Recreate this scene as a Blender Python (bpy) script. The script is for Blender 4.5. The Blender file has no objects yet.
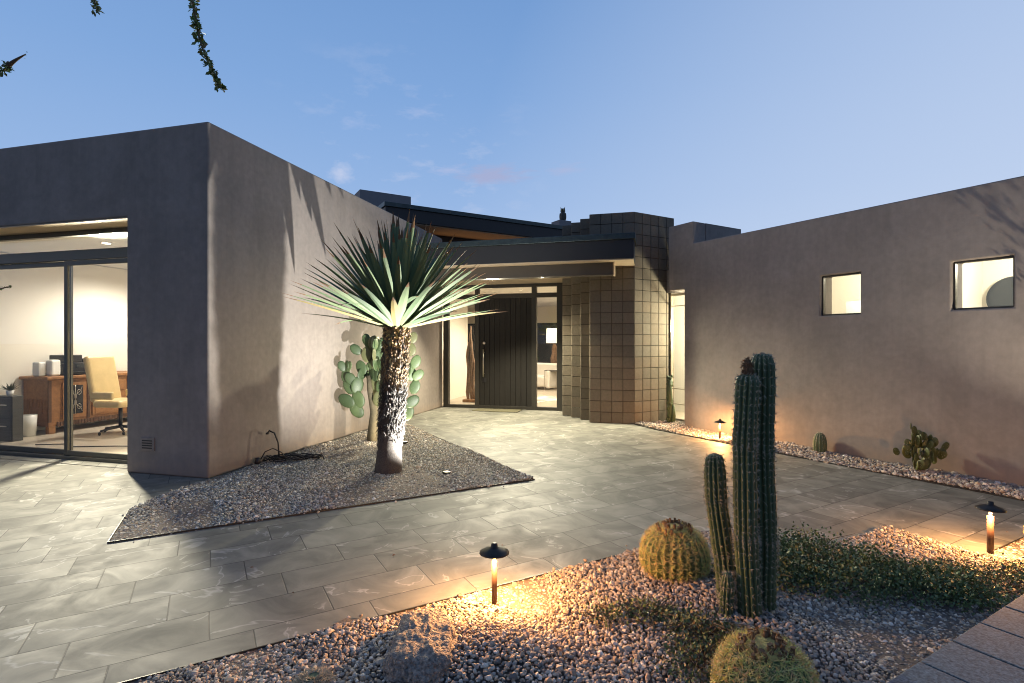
import bpy, bmesh, math, random
import numpy as np
from mathutils import Vector, Matrix
R = math.radians
random.seed(7); RNG = np.random.default_rng(7)
SC = bpy.context.scene; COL = SC.collection
PI = math.pi

# ------------------------------------------------------------------ camera
cam = bpy.data.cameras.new('camera'); camo = bpy.data.objects.new('camera', cam); COL.objects.link(camo)
camo.location = (0, 0, 1.5); camo.rotation_euler = (R(90), 0, R(14.7))
cam.lens = 18.457; cam.sensor_width = 36; cam.shift_y = 1.5/1024; cam.clip_end = 5000; cam.clip_start = 0.05
SC.camera = camo
SC.view_settings.view_transform = 'Standard'; SC.view_settings.look = 'None'
SC.view_settings.exposure = 0.05; SC.view_settings.gamma = 1
SC.cycles.use_denoising = True; SC.cycles.max_bounces = 7; SC.cycles.transparent_max_bounces = 12
SC.cycles.filter_width = 1.05; SC.cycles.caustics_reflective = False; SC.cycles.caustics_refractive = False
SC.cycles.sample_clamp_indirect = 4.0

# ------------------------------------------------------------------ dusk sky
W = bpy.data.worlds.new('World'); SC.world = W; W.use_nodes = True
nt = W.node_tree; nt.nodes.clear(); N = nt.nodes.new; L = nt.links.new
out = N('ShaderNodeOutputWorld'); bg = N('ShaderNodeBackground'); L(bg.outputs[0], out.inputs[0])
tc = N('ShaderNodeTexCoord'); sx = N('ShaderNodeSeparateXYZ'); L(tc.outputs['Generated'], sx.inputs[0])
ramp = N('ShaderNodeValToRGB'); L(sx.outputs[2], ramp.inputs[0])
els = ramp.color_ramp.elements
els[0].position = 0.0; els[0].color = (.46, .55, .72, 1)
els[1].position = 1.0; els[1].color = (.10, .19, .42, 1)
for p, c in ((.12, (.42, .56, .80)), (.25, (.30, .46, .75)), (.42, (.215, .38, .69)), (.62, (.15, .30, .60))):
    e = els.new(p); e.color = (*c, 1)
# paler, slightly mauve afterglow towards +X / right of the view
dotn = N('ShaderNodeVectorMath'); dotn.operation = 'DOT_PRODUCT'; L(tc.outputs['Generated'], dotn.inputs[0]); dotn.inputs[1].default_value = (.80, .60, -.25)
mr = N('ShaderNodeMapRange'); L(dotn.outputs['Value'], mr.inputs[0]); mr.inputs[1].default_value = .20; mr.inputs[2].default_value = 1.05
mr.inputs[3].default_value = 0; mr.inputs[4].default_value = .82
mixg = N('ShaderNodeMix'); mixg.data_type = 'RGBA'; L(mr.outputs[0], mixg.inputs[0]); L(ramp.outputs[0], mixg.inputs[6]); mixg.inputs[7].default_value = (.60, .69, .86, 1)
# clouds: direction / (z+.25) so that they flatten towards the horizon
addz = N('ShaderNodeMath'); addz.operation = 'ADD'; L(sx.outputs[2], addz.inputs[0]); addz.inputs[1].default_value = .18
dv = N('ShaderNodeVectorMath'); dv.operation = 'DIVIDE'; L(tc.outputs['Generated'], dv.inputs[0])
cb = N('ShaderNodeCombineXYZ'); L(addz.outputs[0], cb.inputs[0]); L(addz.outputs[0], cb.inputs[1]); cb.inputs[2].default_value = .35; L(cb.outputs[0], dv.inputs[1])
cn = N('ShaderNodeTexNoise'); L(dv.outputs[0], cn.inputs['Vector']); cn.inputs['Scale'].default_value = 6.5; cn.inputs['Detail'].default_value = 9; cn.inputs['Roughness'].default_value = .62
cn2 = N('ShaderNodeTexNoise'); L(dv.outputs[0], cn2.inputs['Vector']); cn2.inputs['Scale'].default_value = 1.1; cn2.inputs['Detail'].default_value = 2
cm = N('ShaderNodeMapRange'); L(cn.outputs[0], cm.inputs[0]); cm.inputs[1].default_value = .535; cm.inputs[2].default_value = .66
cm2 = N('ShaderNodeMapRange'); L(cn2.outputs[0], cm2.inputs[0]); cm2.inputs[1].default_value = .42; cm2.inputs[2].default_value = .62
# clouds sit in the part of the sky above the roofs (world direction, a real region of sky)
reg = N('ShaderNodeVectorMath'); reg.operation = 'DISTANCE'; L(tc.outputs['Generated'], reg.inputs[0]); reg.inputs[1].default_value = (-.42, .86, .29)
rm = N('ShaderNodeMapRange'); L(reg.outputs['Value'], rm.inputs[0]); rm.inputs[1].default_value = .27; rm.inputs[2].default_value = .10
mu = N('ShaderNodeMath'); mu.operation = 'MULTIPLY'; L(cm.outputs[0], mu.inputs[0]); L(rm.outputs[0], mu.inputs[1])
mu2 = N('ShaderNodeMath'); mu2.operation = 'MULTIPLY'; L(mu.outputs[0], mu2.inputs[0]); mu2.inputs[1].default_value = .26
mixc = N('ShaderNodeMix'); mixc.data_type = 'RGBA'; L(mu2.outputs[0], mixc.inputs[0]); L(mixg.outputs[2], mixc.inputs[6]); mixc.inputs[7].default_value = (.60, .64, .80, 1)
last = mixc.outputs[2]
for cdir, flat_, rad_, ccol, lift, al in (((-.275, .912, .306), 4.2, .13, (.37, .42, .64, 1), .30, .95), ((-.345, .89, .312), 5.0, .10, (.50, .53, .74, 1), .14, .5),
        ((-.50, .82, .37), 3.0, .11, (.50, .57, .80, 1), .06, .4), ((-.38, .84, .40), 4.0, .13, (.48, .55, .78, 1), .06, .4), ((-.14, .935, .315), 5.0, .10, (.42, .47, .69, 1), .14, .6), ((-.51, .80, .30), 1.6, .05, (.62, .66, .82, 1), .20, .7)):
    a1 = N('ShaderNodeVectorMath'); a1.operation = 'SUBTRACT'; L(tc.outputs['Generated'], a1.inputs[0]); a1.inputs[1].default_value = cdir
    a2 = N('ShaderNodeVectorMath'); a2.operation = 'MULTIPLY'; L(a1.outputs[0], a2.inputs[0]); a2.inputs[1].default_value = (1, 1, flat_)
    a3 = N('ShaderNodeVectorMath'); a3.operation = 'LENGTH'; L(a2.outputs[0], a3.inputs[0])
    a4 = N('ShaderNodeMapRange'); L(a3.outputs['Value'], a4.inputs[0]); a4.inputs[1].default_value = rad_; a4.inputs[2].default_value = 0; a4.inputs[3].default_value = -.30; a4.inputs[4].default_value = lift
    n1 = N('ShaderNodeTexNoise'); L(a2.outputs[0], n1.inputs['Vector']); n1.inputs['Scale'].default_value = 16; n1.inputs['Detail'].default_value = 8; n1.inputs['Roughness'].default_value = .62
    a5 = N('ShaderNodeMath'); a5.operation = 'ADD'; L(n1.outputs[0], a5.inputs[0]); L(a4.outputs[0], a5.inputs[1])
    a6 = N('ShaderNodeMapRange'); L(a5.outputs[0], a6.inputs[0]); a6.inputs[1].default_value = .44; a6.inputs[2].default_value = .72; a6.inputs[4].default_value = al
    mx_ = N('ShaderNodeMix'); mx_.data_type = 'RGBA'; L(a6.outputs[0], mx_.inputs[0]); L(last, mx_.inputs[6]); mx_.inputs[7].default_value = ccol; last = mx_.outputs[2]
dk = N('ShaderNodeVectorMath'); dk.operation = 'DOT_PRODUCT'; L(tc.outputs['Generated'], dk.inputs[0]); dk.inputs[1].default_value = (.15, -.98, -.1)
dm = N('ShaderNodeMapRange'); L(dk.outputs['Value'], dm.inputs[0]); dm.inputs[1].default_value = -.1; dm.inputs[2].default_value = .9; dm.inputs[3].default_value = 0; dm.inputs[4].default_value = .75
mixd = N('ShaderNodeMix'); mixd.data_type = 'RGBA'; mixd.blend_type = 'MULTIPLY'; L(dm.outputs[0], mixd.inputs[0]); L(last, mixd.inputs[6]); mixd.inputs[7].default_value = (.12, .17, .28, 1)
L(mixd.outputs[2], bg.inputs[0]); bg.inputs[1].default_value = 1.0

def lamp(name, kind, loc, power, color, radius=.05, target=None, cone=None, blend=.5, size=None, parent=None, angle=None):
    d = bpy.data.lights.new(name, kind); o = bpy.data.objects.new(name, d); COL.objects.link(o)
    d.energy = power; d.color = color
    if kind in ('POINT', 'SPOT'): d.shadow_soft_size = radius
    if kind == 'SPOT': d.spot_size = R(cone); d.spot_blend = blend
    if kind == 'AREA': d.shape = 'RECTANGLE'; d.size, d.size_y = size
    if kind == 'SUN': d.angle = R(angle)
    o.location = loc
    if target is not None:
        o.rotation_euler = (Vector(target)-Vector(loc)).to_track_quat('-Z', 'Y').to_euler()
    if parent is not None:
        o.parent = parent
    return o
# last afterglow: a weak, very soft sun from behind-left of the camera
lamp('sun', 'SUN', (-6, -6, 6), .34, (1, .82, .68), angle=35, target=(-6+.96, -6+.10, 6-.36))

# ------------------------------------------------------------------ materials
def nodes(m):
    m.use_nodes = True; t = m.node_tree; return t, t.nodes['Principled BSDF']
def mat(name, color, rough=.6, metal=0, emit=None, estr=0, spec=.5, noise=None, bump=None, var=.0, attr=None, coat=0):
    m = bpy.data.materials.new(name); t, b = nodes(m)
    n, l = t.nodes.new, t.links.new
    b.inputs['Roughness'].default_value = rough; b.inputs['Metallic'].default_value = metal
    b.inputs['Specular IOR Level'].default_value = spec
    b.inputs['Coat Weight'].default_value = coat
    b.inputs['Base Color'].default_value = (*color, 1)
    tcn = n('ShaderNodeTexCoord')
    src = None
    if attr:
        a = n('ShaderNodeAttribute'); a.attribute_name = attr; src = a.outputs['Color']
    if noise:
        sc, amt = noise
        ns = n('ShaderNodeTexNoise'); ns.inputs['Scale'].default_value = sc; ns.inputs['Detail'].default_value = 6; ns.inputs['Roughness'].default_value = .6
        l(tcn.outputs['Object'], ns.inputs['Vector'])
        mp = n('ShaderNodeMapRange'); l(ns.outputs[0], mp.inputs[0]); mp.inputs[1].default_value = .25; mp.inputs[2].default_value = .75
        mp.inputs[3].default_value = 1-amt; mp.inputs[4].default_value = 1+amt
        vm = n('ShaderNodeVectorMath'); vm.operation = 'SCALE'
        if src is not None: l(src, vm.inputs[0])
        else: vm.inputs[0].default_value = color
        l(mp.outputs[0], vm.inputs['Scale']); src = vm.outputs[0]
    if src is not None: l(src, b.inputs['Base Color'])
    if bump:
        sc, st, dist = bump
        bs = n('ShaderNodeTexNoise'); bs.inputs['Scale'].default_value = sc; bs.inputs['Detail'].default_value = 5; l(tcn.outputs['Object'], bs.inputs['Vector'])
        bn = n('ShaderNodeBump'); bn.inputs['Strength'].default_value = st; bn.inputs['Distance'].default_value = dist
        l(bs.outputs[0], bn.inputs['Height']); l(bn.outputs[0], b.inputs['Normal'])
    if emit:
        b.inputs['Emission Color'].default_value = (*emit, 1); b.inputs['Emission Strength'].default_value = estr
    return m

def stucco(name, color):
    m = mat(name, color, rough=.88, spec=.25)
    t, b = nodes(m); n, l = t.nodes.new, t.links.new
    g = n('ShaderNodeNewGeometry')
    a = n('ShaderNodeTexNoise'); a.inputs['Scale'].default_value = .9; a.inputs['Detail'].default_value = 8; a.inputs['Roughness'].default_value = .65; a.inputs['Distortion'].default_value = .6
    l(g.outputs['Position'], a.inputs['Vector'])
    c = n('ShaderNodeTexNoise'); c.inputs['Scale'].default_value = 14; c.inputs['Detail'].default_value = 6; l(g.outputs['Position'], c.inputs['Vector'])
    m1 = n('ShaderNodeMapRange'); l(a.outputs[0], m1.inputs[0]); m1.inputs[1].default_value = .3; m1.inputs[2].default_value = .7; m1.inputs[3].default_value = .84; m1.inputs[4].default_value = 1.14
    m2 = n('ShaderNodeMapRange'); l(c.outputs[0], m2.inputs[0]); m2.inputs[1].default_value = .3; m2.inputs[2].default_value = .7; m2.inputs[3].default_value = .93; m2.inputs[4].default_value = 1.07
    mm = n('ShaderNodeMath'); mm.operation = 'MULTIPLY'; l(m1.outputs[0], mm.inputs[0]); l(m2.outputs[0], mm.inputs[1])
    vm = n('ShaderNodeVectorMath'); vm.operation = 'SCALE'; vm.inputs[0].default_value = color; l(mm.outputs[0], vm.inputs['Scale'])
    st = n('ShaderNodeVectorMath'); st.operation = 'MULTIPLY'; l(g.outputs['Position'], st.inputs[0]); st.inputs[1].default_value = (5, 5, .35)
    sn = n('ShaderNodeTexNoise'); sn.inputs['Scale'].default_value = 1; sn.inputs['Detail'].default_value = 7; sn.inputs['Roughness'].default_value = .7; l(st.outputs[0], sn.inputs['Vector'])
    sm = n('ShaderNodeMapRange'); l(sn.outputs[0], sm.inputs[0]); sm.inputs[1].default_value = .35; sm.inputs[2].default_value = .65; sm.inputs[3].default_value = .93; sm.inputs[4].default_value = 1.05
    v2 = n('ShaderNodeVectorMath'); v2.operation = 'SCALE'; l(vm.outputs[0], v2.inputs[0]); l(sm.outputs[0], v2.inputs['Scale'])
    sp = n('ShaderNodeSeparateXYZ'); l(g.outputs['Position'], sp.inputs[0])
    za = n('ShaderNodeMath'); za.operation = 'MULTIPLY_ADD'; l(c.outputs[0], za.inputs[0]); za.inputs[1].default_value = -.28; l(sp.outputs[2], za.inputs[2])
    dz_ = n('ShaderNodeMapRange'); l(za.outputs[0], dz_.inputs[0]); dz_.inputs[1].default_value = -.12; dz_.inputs[2].default_value = .06; dz_.inputs[3].default_value = .5; dz_.inputs[4].default_value = 0
    dx_ = n('ShaderNodeMix'); dx_.data_type = 'RGBA'; l(dz_.outputs[0], dx_.inputs[0]); l(v2.outputs[0], dx_.inputs[6]); dx_.inputs[7].default_value = (.26, .20, .15, 1)
    l(dx_.outputs[2], b.inputs['Base Color'])
    h1 = n('ShaderNodeTexNoise'); h1.inputs['Scale'].default_value = 5; h1.inputs['Detail'].default_value = 10; h1.inputs['Roughness'].default_value = .7; l(g.outputs['Position'], h1.inputs['Vector'])
    bn = n('ShaderNodeBump'); bn.inputs['Strength'].default_value = .35; bn.inputs['Distance'].default_value = .012
    l(h1.outputs[0], bn.inputs['Height']); l(bn.outputs[0], b.inputs['Normal'])
    return m

def tile_material():
    m = bpy.data.materials.new('porcelain_tile'); t, b = nodes(m); n, l = t.nodes.new, t.links.new
    def M(op, a, c=None, d=None):
        x = n('ShaderNodeMath'); x.operation = op
        for i, v in enumerate((a, c, d)):
            if v is None: continue
            if isinstance(v, (int, float)): x.inputs[i].default_value = v
            else: l(v, x.inputs[i])
        return x.outputs[0]
    g = n('ShaderNodeNewGeometry'); s = n('ShaderNodeSeparateXYZ'); l(g.outputs['Position'], s.inputs[0])
    r = math.sqrt(.5)
    u = M('MULTIPLY', M('ADD', s.outputs[0], s.outputs[1]), r)
    v = M('MULTIPLY', M('SUBTRACT', s.outputs[0], s.outputs[1]), r)
    W_, Ln = .331, .605
    vr = M('DIVIDE', M('ADD', v, 3.055), W_); row = M('FLOOR', vr); fv = M('SUBTRACT', vr, row)
    ur = M('DIVIDE', M('SUBTRACT', M('SUBTRACT', u, .218), M('MULTIPLY', row, .198)), Ln); idx = M('FLOOR', ur); fu = M('SUBTRACT', ur, idx)
    dv_ = M('MULTIPLY', M('MINIMUM', fv, M('SUBTRACT', 1.0, fv)), W_)
    du_ = M('MULTIPLY', M('MINIMUM', fu, M('SUBTRACT', 1.0, fu)), Ln)
    d = M('MINIMUM', dv_, du_)
    gm = n('ShaderNodeMapRange'); l(d, gm.inputs[0]); gm.inputs[1].default_value = .0024; gm.inputs[2].default_value = .0044   # 0 in grout
    c = n('ShaderNodeCombineXYZ'); l(row, c.inputs[0]); l(idx, c.inputs[1])
    wn = n('ShaderNodeTexWhiteNoise'); wn.noise_dimensions = '3D'; l(c.outputs[0], wn.inputs['Vector'])
    off = n('ShaderNodeVectorMath'); off.operation = 'SCALE'; l(wn.outputs['Color'], off.inputs[0]); off.inputs['Scale'].default_value = 30
    pos = n('ShaderNodeVectorMath'); l(g.outputs['Position'], pos.inputs[0]); l(off.outputs[0], pos.inputs[1])
    cl = n('ShaderNodeTexNoise'); cl.inputs['Scale'].default_value = 2.6; cl.inputs['Detail'].default_value = 8; cl.inputs['Roughness'].default_value = .6; cl.inputs['Distortion'].default_value = 1.2; l(pos.outputs[0], cl.inputs['Vector'])
    cr = n('ShaderNodeValToRGB'); l(cl.outputs[0], cr.inputs[0])
    cr.color_ramp.elements[0].position = .32; cr.color_ramp.elements[0].color = (.108, .108, .094, 1)
    cr.color_ramp.elements[1].position = .72; cr.color_ramp.elements[1].color = (.232, .225, .190, 1)
    # veins
    vn = n('ShaderNodeTexNoise'); vn.inputs['Scale'].default_value = 1.15; vn.inputs['Detail'].default_value = 5; vn.inputs['Roughness'].default_value = .5; vn.inputs['Distortion'].default_value = .8; l(pos.outputs[0], vn.inputs['Vector'])
    va = M('ABSOLUTE', M('SUBTRACT', vn.outputs[0], .5))
    vm_ = n('ShaderNodeMapRange'); l(va, vm_.inputs[0]); vm_.inputs[1].default_value = .0; vm_.inputs[2].default_value = .010; vm_.inputs[3].default_value = .34; vm_.inputs[4].default_value = 0
    vmask = M('MULTIPLY', vm_.outputs[0], M('GREATER_THAN', cl.outputs[0], .47))
    mx = n('ShaderNodeMix'); mx.data_type = 'RGBA'; l(vmask, mx.inputs[0]); l(cr.outputs[0], mx.inputs[6]); mx.inputs[7].default_value = (.62, .60, .56, 1)
    br = n('ShaderNodeMapRange'); l(wn.outputs['Value'], br.inputs[0]); br.inputs[3].default_value = .78; br.inputs[4].default_value = 1.18
    sc = n('ShaderNodeVectorMath'); sc.operation = 'SCALE'; l(mx.outputs[2], sc.inputs[0]); l(br.outputs[0], sc.inputs['Scale'])
    mg = n('ShaderNodeMix'); mg.data_type = 'RGBA'; l(gm.outputs[0], mg.inputs[0]); mg.inputs[6].default_value = (.05, .048, .044, 1); l(sc.outputs[0], mg.inputs[7])
    l(mg.outputs[2], b.inputs['Base Color'])
    rr = n('ShaderNodeMapRange'); l(cl.outputs[0], rr.inputs[0]); rr.inputs[1].default_value = .3; rr.inputs[2].default_value = .7; rr.inputs[3].default_value = .70; rr.inputs[4].default_value = .56; b.inputs['Specular IOR Level'].default_value = .38
    l(rr.outputs[0], b.inputs['Roughness'])
    fine = n('ShaderNodeTexNoise'); fine.inputs['Scale'].default_value = 40; fine.inputs['Detail'].default_value = 4; l(pos.outputs[0], fine.inputs['Vector'])
    hh = M('ADD', gm.outputs[0], M('MULTIPLY', fine.outputs[0], .25))
    hh2 = M('ADD', hh, M('MULTIPLY', cl.outputs[0], .8))
    bn = n('ShaderNodeBump'); bn.inputs['Strength'].default_value = .35; bn.inputs['Distance'].default_value = .003; l(hh2, bn.inputs['Height']); l(bn.outputs[0], b.inputs['Normal'])
    return m

def glass_material(name, tint=(1, 1, 1), refl=1.0):
    m = bpy.data.materials.new(name); m.use_nodes = True; t = m.node_tree; t.nodes.clear(); n, l = t.nodes.new, t.links.new
    o = n('ShaderNodeOutputMaterial'); mx = n('ShaderNodeMixShader'); tr = n('ShaderNodeBsdfTransparent'); gl = n('ShaderNodeBsdfGlossy')
    fr = n('ShaderNodeFresnel'); gm_ = n('ShaderNodeNewGeometry'); io = n('ShaderNodeMapRange'); l(gm_.outputs['Backfacing'], io.inputs[0]); io.inputs[3].default_value = 1.45; io.inputs[4].default_value = 1/1.45; l(io.outputs[0], fr.inputs[0])
    tr.inputs[0].default_value = (*tint, 1); gl.inputs['Roughness'].default_value = .01; gl.inputs[0].default_value = (refl, refl, refl, 1)
    l(fr.outputs[0], mx.inputs[0]); l(tr.outputs[0], mx.inputs[1]); l(gl.outputs[0], mx.inputs[2]); l(mx.outputs[0], o.inputs[0])
    return m

M = dict(
    stucco=stucco('taupe_stucco', (.238, .210, .190)),
    tile=tile_material(),
    block=mat('concrete_block', (.2, .17, .13), rough=.9, attr='col', noise=(22, .12), bump=(90, .5, .006), spec=.2),
    mortar=mat('mortar', (.045, .038, .03), rough=.95),
    fascia=mat('dark_fascia', (.011, .0115, .013), rough=.6, noise=(3, .15)),
    cap=mat('weathered_cap_metal', (.035, .050, .052), rough=.42, metal=.5, noise=(9, .35)),
    soffit=mat('tan_soffit', (.42, .33, .22), rough=.75, noise=(5, .06)),
    beam=mat('brown_beam', (.055, .045, .033), rough=.6, noise=(4, .12)),
    bronze=mat('bronze_frame', (.045, .042, .036), rough=.38, metal=.35),
    olive=mat('olive_metal_frame', (.095, .09, .072), rough=.4, metal=.45),
    door=mat('dark_stained_door', (.015, .0135, .012), rough=.6, spec=.3, noise=(14, .25), bump=(30, .2, .003)),
    steel=mat('brushed_steel', (.55, .5, .44), rough=.28, metal=1),
    glass=glass_material('window_glass'),
    iwall=mat('cream_wall', (.78, .74, .66), rough=.9),
    iwhite=mat('white_wall', (.80, .79, .76), rough=.9),
    ifloor=mat('pale_floor', (.46, .40, .32), rough=.35, noise=(2, .1)),
    soil=mat('decomposed_granite', (.13, .10, .08), rough=.95, noise=(30, .3), bump=(60, .6, .01)),
    desert=mat('desert_ground', (.30, .24, .18), rough=.95, noise=(.6, .2), bump=(12, .5, .02)),
    stone=mat('gravel_stone', (.4, .35, .3), rough=.85, attr='col', noise=(60, .18), spec=.3),
    rock=mat('granite_boulder', (.27, .22, .18), rough=.92, noise=(70, .75), bump=(55, 1.0, .03)),
    paver=mat('granite_paver', (.095, .135, .16), rough=.8, noise=(85, .8), bump=(120, .35, .004)),
    dark=mat('dark_void', (.01, .01, .011), rough=.5),
    yleaf=mat('yucca_leaf', (.15, .2, .1), rough=.6, attr='col', spec=.3),
    ybark=mat('yucca_bark', (.14, .11, .08), rough=.9, attr='col', noise=(60, .35), bump=(80, .8, .01)),
    pad=mat('prickly_pear_pad', (.14, .21, .10), rough=.5, attr='col', noise=(16, .15)),
    pwood=mat('old_cactus_stem', (.10, .085, .05), rough=.85, noise=(20, .3), bump=(40, .6, .01)),
    saguaro=mat('columnar_cactus_skin', (.075, .112, .052), rough=.55, noise=(12, .2), attr=None),
    spine=mat('pale_spines', (.48, .43, .32), rough=.6),
    barrel=mat('barrel_cactus_skin', (.095, .14, .05), rough=.55, noise=(14, .2)),
    gold=mat('golden_spines', (.50, .40, .13), rough=.55, attr='col'),
    bud=mat('dried_buds', (.15, .085, .04), rough=.85, noise=(50, .3)),
    wool=mat('yellow_wool', (.50, .38, .12), rough=.95, noise=(70, .3), bump=(120, .8, .01)),
    leaf=mat('small_leaves', (.06, .085, .035), rough=.6, attr='col'),
    stemm=mat('woody_stems', (.10, .07, .045), rough=.85, noise=(30, .2)),
    lampm=mat('aged_brass_lamp', (.035, .03, .026), rough=.42, metal=.6, noise=(40, .3)),
    lamppost=mat('copper_lamp_stem', (.042, .017, .008), rough=.6, metal=.0),
    bulb=mat('warm_bulb', (1, .7, .4), emit=(1, .50, .18), estr=6),
    can=mat('can_light_lens', (1, .95, .85), emit=(1, .86, .62), estr=14),
    blk=mat('black_plastic', (.016, .016, .018), rough=.42),
    wht=mat('white_plastic', (.75, .75, .72), rough=.4),
    wood=mat('carved_oak', (.27, .125, .045), rough=.5, noise=(16, .3), bump=(30, .4, .004)),
    woodd=mat('dark_carving', (.08, .038, .018), rough=.6),
    cream=mat('cream_leather', (.60, .46, .24), rough=.42, noise=(8, .08)),
    greyc=mat('grey_cabinet', (.045, .045, .043), rough=.5),
    drift=mat('driftwood', (.20, .12, .07), rough=.8, noise=(18, .35), bump=(24, .8, .01)),
    fabric=mat('white_upholstery', (.72, .69, .63), rough=.95, bump=(120, .3, .003)),
    shade=mat('lamp_shade', (.85, .72, .52), rough=.8, emit=(1, .80, .52), estr=1.6),
    mat_=mat('coir_mat', (.11, .10, .06), rough=.98, noise=(90, .5), bump=(150, .9, .006)),
    tower=mat('grey_stucco', (.20, .195, .20), rough=.9, noise=(3, .08)),
    rug=mat('cowhide_rug', (.5, .47, .42), rough=.95, noise=(3, .8)),
    art=mat('dark_pane', (.02, .025, .03), rough=.08),
)

# ------------------------------------------------------------------ mesh helpers
class MB:
    def __init__(s): s.v = []; s.f = []; s.c = []
    def add(s, vs, fs, col=None):
        o = len(s.v); s.v += [tuple(p) for p in vs]; s.f += [tuple(o+i for i in f) for f in fs]
        s.c += [col or (1, 1, 1)]*len(fs)
    def box(s, x0, x1, y0, y1, z0, z1, col=None, T=None):
        vs = [(x0, y0, z0), (x1, y0, z0), (x1, y1, z0), (x0, y1, z0), (x0, y0, z1), (x1, y0, z1), (x1, y1, z1), (x0, y1, z1)]
        if T is not None: vs = [T @ Vector(p) for p in vs]
        s.add(vs, [(0, 3, 2, 1), (4, 5, 6, 7), (0, 1, 5, 4), (1, 2, 6, 5), (2, 3, 7, 6), (3, 0, 4, 7)], col)
    def prism(s, poly, z0, z1, col=None):
        n = len(poly); vs = [(x, y, z0) for x, y in poly]+[(x, y, z1) for x, y in poly]
        s.add(vs, [tuple(range(n))[::-1], tuple(range(n, 2*n))]+[(i, (i+1) % n, n+(i+1) % n, n+i) for i in range(n)], col)
    def tube(s, pts, rad, n=8, col=None, cap=True):
        pts = [Vector(p) for p in pts]; rads = rad if hasattr(rad, '__len__') else [rad]*len(pts)
        vs = []; a = None
        for i, p in enumerate(pts):
            t = (pts[min(i+1, len(pts)-1)]-pts[max(i-1, 0)]).normalized()
            if a is None: a = t.orthogonal().normalized()
            else:
                a = (a-t*a.dot(t)); a = a.normalized() if a.length > 1e-6 else t.orthogonal().normalized()
            b = t.cross(a)
            for k in range(n):
                w = 2*PI*k/n; vs.append(p+(a*math.cos(w)+b*math.sin(w))*rads[i])
        fs = [(i*n+k, i*n+(k+1) % n, (i+1)*n+(k+1) % n, (i+1)*n+k) for i in range(len(pts)-1) for k in range(n)]
        if cap: fs += [tuple(range(n))[::-1], tuple(range((len(pts)-1)*n, len(pts)*n))]
        s.add(vs, fs, col)
    def lathe(s, prof, n=24, c=(0, 0, 0), col=None, T=None):
        vs = []
        for r, z in prof:
            for k in range(n):
                w = 2*PI*k/n; p = Vector((r*math.cos(w), r*math.sin(w), z))
                if T is not None: p = T @ p
                vs.append(p+Vector(c))
        m = len(prof)
        fs = [(i*n+k, i*n+(k+1) % n, (i+1)*n+(k+1) % n, (i+1)*n+k) for i in range(m-1) for k in range(n)]
        if prof[0][0] > 1e-4: fs.append(tuple(range(n))[::-1])
        if prof[-1][0] > 1e-4: fs.append(tuple(range((m-1)*n, m*n)))
        s.add(vs, fs, col)
    def ell(s, c, r, rot=None, n=14, m=9, col=None, jitter=0):
        vs = []; T = rot or Matrix.Identity(3)
        for i in range(m+1):
            th = PI*i/m
            for k in range(n):
                w = 2*PI*k/n
                j = 1+random.uniform(-jitter, jitter)
                p = T @ Vector((r[0]*math.sin(th)*math.cos(w)*j, r[1]*math.sin(th)*math.sin(w)*j, r[2]*math.cos(th)*j))
                vs.append(p+Vector(c))
        s.add(vs, [(i*n+k, (i+1)*n+k, (i+1)*n+(k+1) % n, i*n+(k+1) % n) for i in range(m) for k in range(n)], col)
    def build(s, name, m, parent=None, smooth=False, bevel=0, loc=None, rz=0, weld=False, seg=2):
        me = bpy.data.meshes.new(name); me.from_pydata(s.v, [], s.f); me.update()
        a = me.attributes.new('col', 'FLOAT_COLOR', 'FACE')
        c = np.ones((len(s.f), 4), np.float32); c[:, :3] = np.array(s.c, np.float32).reshape(-1, 3); a.data.foreach_set('color', c.ravel())
        if weld:
            bm = bmesh.new(); bm.from_mesh(me); bmesh.ops.remove_doubles(bm, verts=bm.verts, dist=1e-5); bmesh.ops.recalc_face_normals(bm, faces=bm.faces); bm.to_mesh(me); bm.free()
        if smooth: me.polygons.foreach_set('use_smooth', [True]*len(me.polygons))
        me.materials.append(m)
        o = bpy.data.objects.new(name, me); COL.objects.link(o)
        if parent: o.parent = parent
        if loc: o.location = loc
        o.rotation_euler.z = rz
        if bevel:
            bv = o.modifiers.new('bevel', 'BEVEL'); bv.width = bevel; bv.segments = seg; bv.limit_method = 'ANGLE'; bv.angle_limit = R(40)
        return o
def bulk(name, V, F, C, m, parent=None, smooth=False):
    me = bpy.data.meshes.new(name); nv, nf = len(V), len(F); k = F.shape[1]
    me.vertices.add(nv); me.vertices.foreach_set('co', V.astype(np.float32).ravel())
    me.loops.add(nf*k); me.loops.foreach_set('vertex_index', F.astype(np.int32).ravel())
    me.polygons.add(nf); me.polygons.foreach_set('loop_start', np.arange(nf, dtype=np.int32)*k)
    me.update(calc_edges=True)
    a = me.attributes.new('col', 'FLOAT_COLOR', 'FACE'); c = np.ones((nf, 4), np.float32); c[:, :3] = C; a.data.foreach_set('color', c.ravel())
    me.polygons.foreach_set('use_smooth', [smooth]*nf)
    me.materials.append(m); o = bpy.data.objects.new(name, me); COL.objects.link(o)
    if parent: o.parent = parent
    return o
def tag(o, label=None, cat=None, group=None, kind=None):
    if label: o['label'] = label
    if cat: o['category'] = cat
    if group: o['group'] = group
    if kind: o['kind'] = kind
    return o
def empty(name, loc, label, cat, group=None, rz=0):
    o = bpy.data.objects.new(name, None); COL.objects.link(o); o.location = loc; o.rotation_euler.z = rz
    o.empty_display_size = .1
    return tag(o, label, cat, group)
def copy_tree(o, parent=None):
    c = o.copy(); COL.objects.link(c)
    if parent: c.parent = parent
    for ch in list(o.children): copy_tree(ch, c)
    return c
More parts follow.
